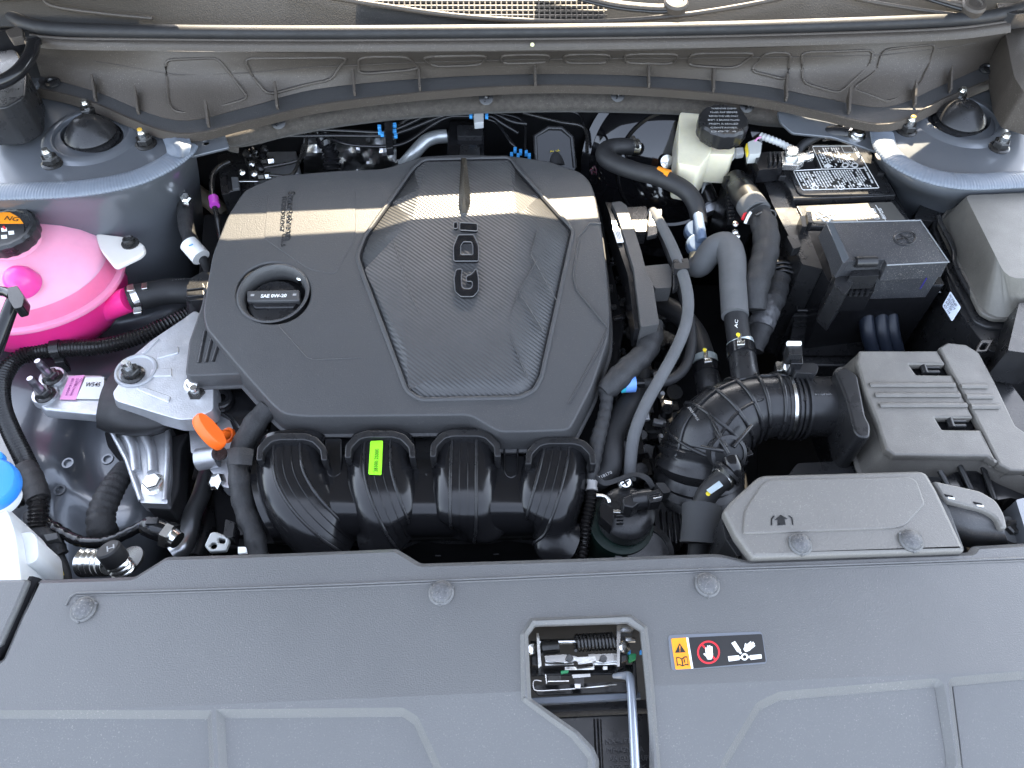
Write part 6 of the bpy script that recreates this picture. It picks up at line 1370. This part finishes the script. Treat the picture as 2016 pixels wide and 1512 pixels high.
def coil(nm, a, b, z, R_, r_, turns, m_):
    A, B = W(a[0],a[1],z), W(b[0],b[1],z); t = (B-A).normalized(); x = t.cross(Vector((0,0,1))).normalized(); y = t.cross(x); n = int(turns*14)
    polytube(nm, la, m_, [A.lerp(B,i/n)+x*(R_*math.cos(2*math.pi*turns*i/n))+y*(R_*math.sin(2*math.pi*turns*i/n)) for i in range(n+1)], r_, 6)
coil('return_spring', (1132,1266),(1208,1262), -.030, .0062, .0014, 11, dsteel)
coil('small_spring', (1066,1276),(1099,1273), -.030, .0048, .0008, 12, dsteel)
tube('spring_shaft', la, steel, [(1062,1264,-.034),(1250,1260,-.034)], .0022, seg=12)
for q,m_,z in [([(1072,1291),(1112,1288),(1136,1292),(1136,1300),(1110,1304),(1074,1301)],steel,-.024),([(1130,1294),(1172,1292),(1174,1301),(1140,1306)],zinc,-.022),([(1158,1288),(1214,1286),(1218,1300),(1190,1304),(1160,1300)],steel,-.026),
                ([(1072,1305),(1128,1303),(1130,1308),(1074,1310)],zinc,-.030),([(1166,1304),(1218,1302),(1218,1308),(1168,1309)],zinc,-.030),([(1112,1313),(1170,1311),(1170,1318),(1112,1319)],chrome,-.032),([(1187,1312),(1196,1312),(1196,1318),(1187,1318)],zinc,-.032),
                ([(1076,1330),(1105,1330),(1104,1340),(1080,1340)],dsteel,-.036),([(1126,1328),(1162,1326),(1163,1332),(1128,1335)],steel,-.036),([(1130,1336),(1150,1335),(1150,1350),(1132,1351)],dsteel,-.036),([(1131,1346),(1143,1346),(1143,1355),(1132,1355)],steel,-.034),
                ([(1044,1312),(1250,1308),(1252,1326),(1046,1330)],gloss,-.044),([(1044,1350),(1236,1342),(1238,1362),(1060,1368)],gloss,-.052)]:
    pbox('latch_leaf', la, m_, q, z, .003, .0006, r=1)
polytube('wire_loop', la, steel, cr([W(x,y,-.036) for x,y in [(1066,1341),(1052,1340),(1050,1352),(1058,1360),(1100,1358),(1150,1354),(1214,1348)]],4), .0006, 6)
polytube('wire_loop', la, zinc, [W(x,y,-.034) for x,y in [(1074,1328),(1076,1346),(1078,1342),(1120,1341)]], .0008, 6)
for k,(x,y) in enumerate([(1121,1296),(1188,1297)]): lathe('pivot', la, dsteel, [(.0030,0),(.0026,.0014),(0,.0016)], W(x,y,-.022), (0,-.2,1), 20)
pbox('green_pad', la, mat('green_buffer',(.02,.22,.08),.4), [(1236,1286),(1253,1286),(1252,1298),(1238,1304)], -.028, .004, .0008)
pbox('green_pad', la, MATS['green_buffer'], [(1104,1320),(1120,1319),(1119,1324),(1104,1327)], -.034, .003, .0006)
for (x,y) in [(1263,1283),(1239,1283)]: pbox('blue_tab', la, blue_clip, [(x-3,y-4),(x+3,y-4),(x+3,y+4),(x-3,y+4)], -.026, .004, .0006)
rl = thing('release_lever', 'grey steel release lever rod standing across the shield opening', 'lever', W(1245,1420,-.02))
M_rl = mat('blue_grey_steel',(.30,.33,.38),.3,metal=.6)
tube('rod', rl, M_rl, [(1208,1331,-.026),(1228,1330,-.020),(1238,1332,-.016),(1242,1350,-.012),(1246,1420,-.008),(1251,1520,-.004),(1254,1600,.0)], [.0018,.003,.0038,.0034,.0034,.0034,.0034], seg=14)
pbox('link_bar', rl, satin, [(1246,1300),(1252,1300),(1256,1360),(1252,1376),(1246,1374)], -.034, .004, .0006)
gu = thing('air_guard', 'black plastic air guard with moulded part codes below the latch', 'guard', W(1200,1450,-.06))
plate('front_bar', gu, mat('grey_blue_bar',(.10,.115,.14),.35), [(1030,1374),(1260,1362),(1262,1375),(1034,1388)], -.040, .006, .001)
plate('step', gu, satin, [(1030,1390),(1290,1376),(1290,1396),(1034,1412)], -.058, .006, .001)
plate('foam_strip', gu, felt, [(1060,1402),(1280,1392),(1280,1402),(1060,1412)], -.056, .006, .002)
plate('guard_panel', gu, satin, [(1050,1414),(1310,1402),(1330,1640),(1050,1640)], -.062, .006, .001)
tube('guard_rib', gu, satin, [(1173,1416,-.061),(1182,1620,-.061)], .0020, seg=8); tube('guard_rib', gu, satin, [(1180,1416,-.061),(1189,1620,-.061)], .0016, seg=8)
for k,(s_,x1_) in enumerate([('NX4a PE',1242),('MF442NP  A',1268),('AIR GUARD UPR',1284),('>PP-TD20<',1272)]):
    text('moulded_text', gu, mat('moulded_text_plastic_%d'%k,(.06,.06,.065),.3), s_, (1193+3*k,1465+17*k),(x1_,1463+17*k), -.0605, h=.0042, ext=.0004)
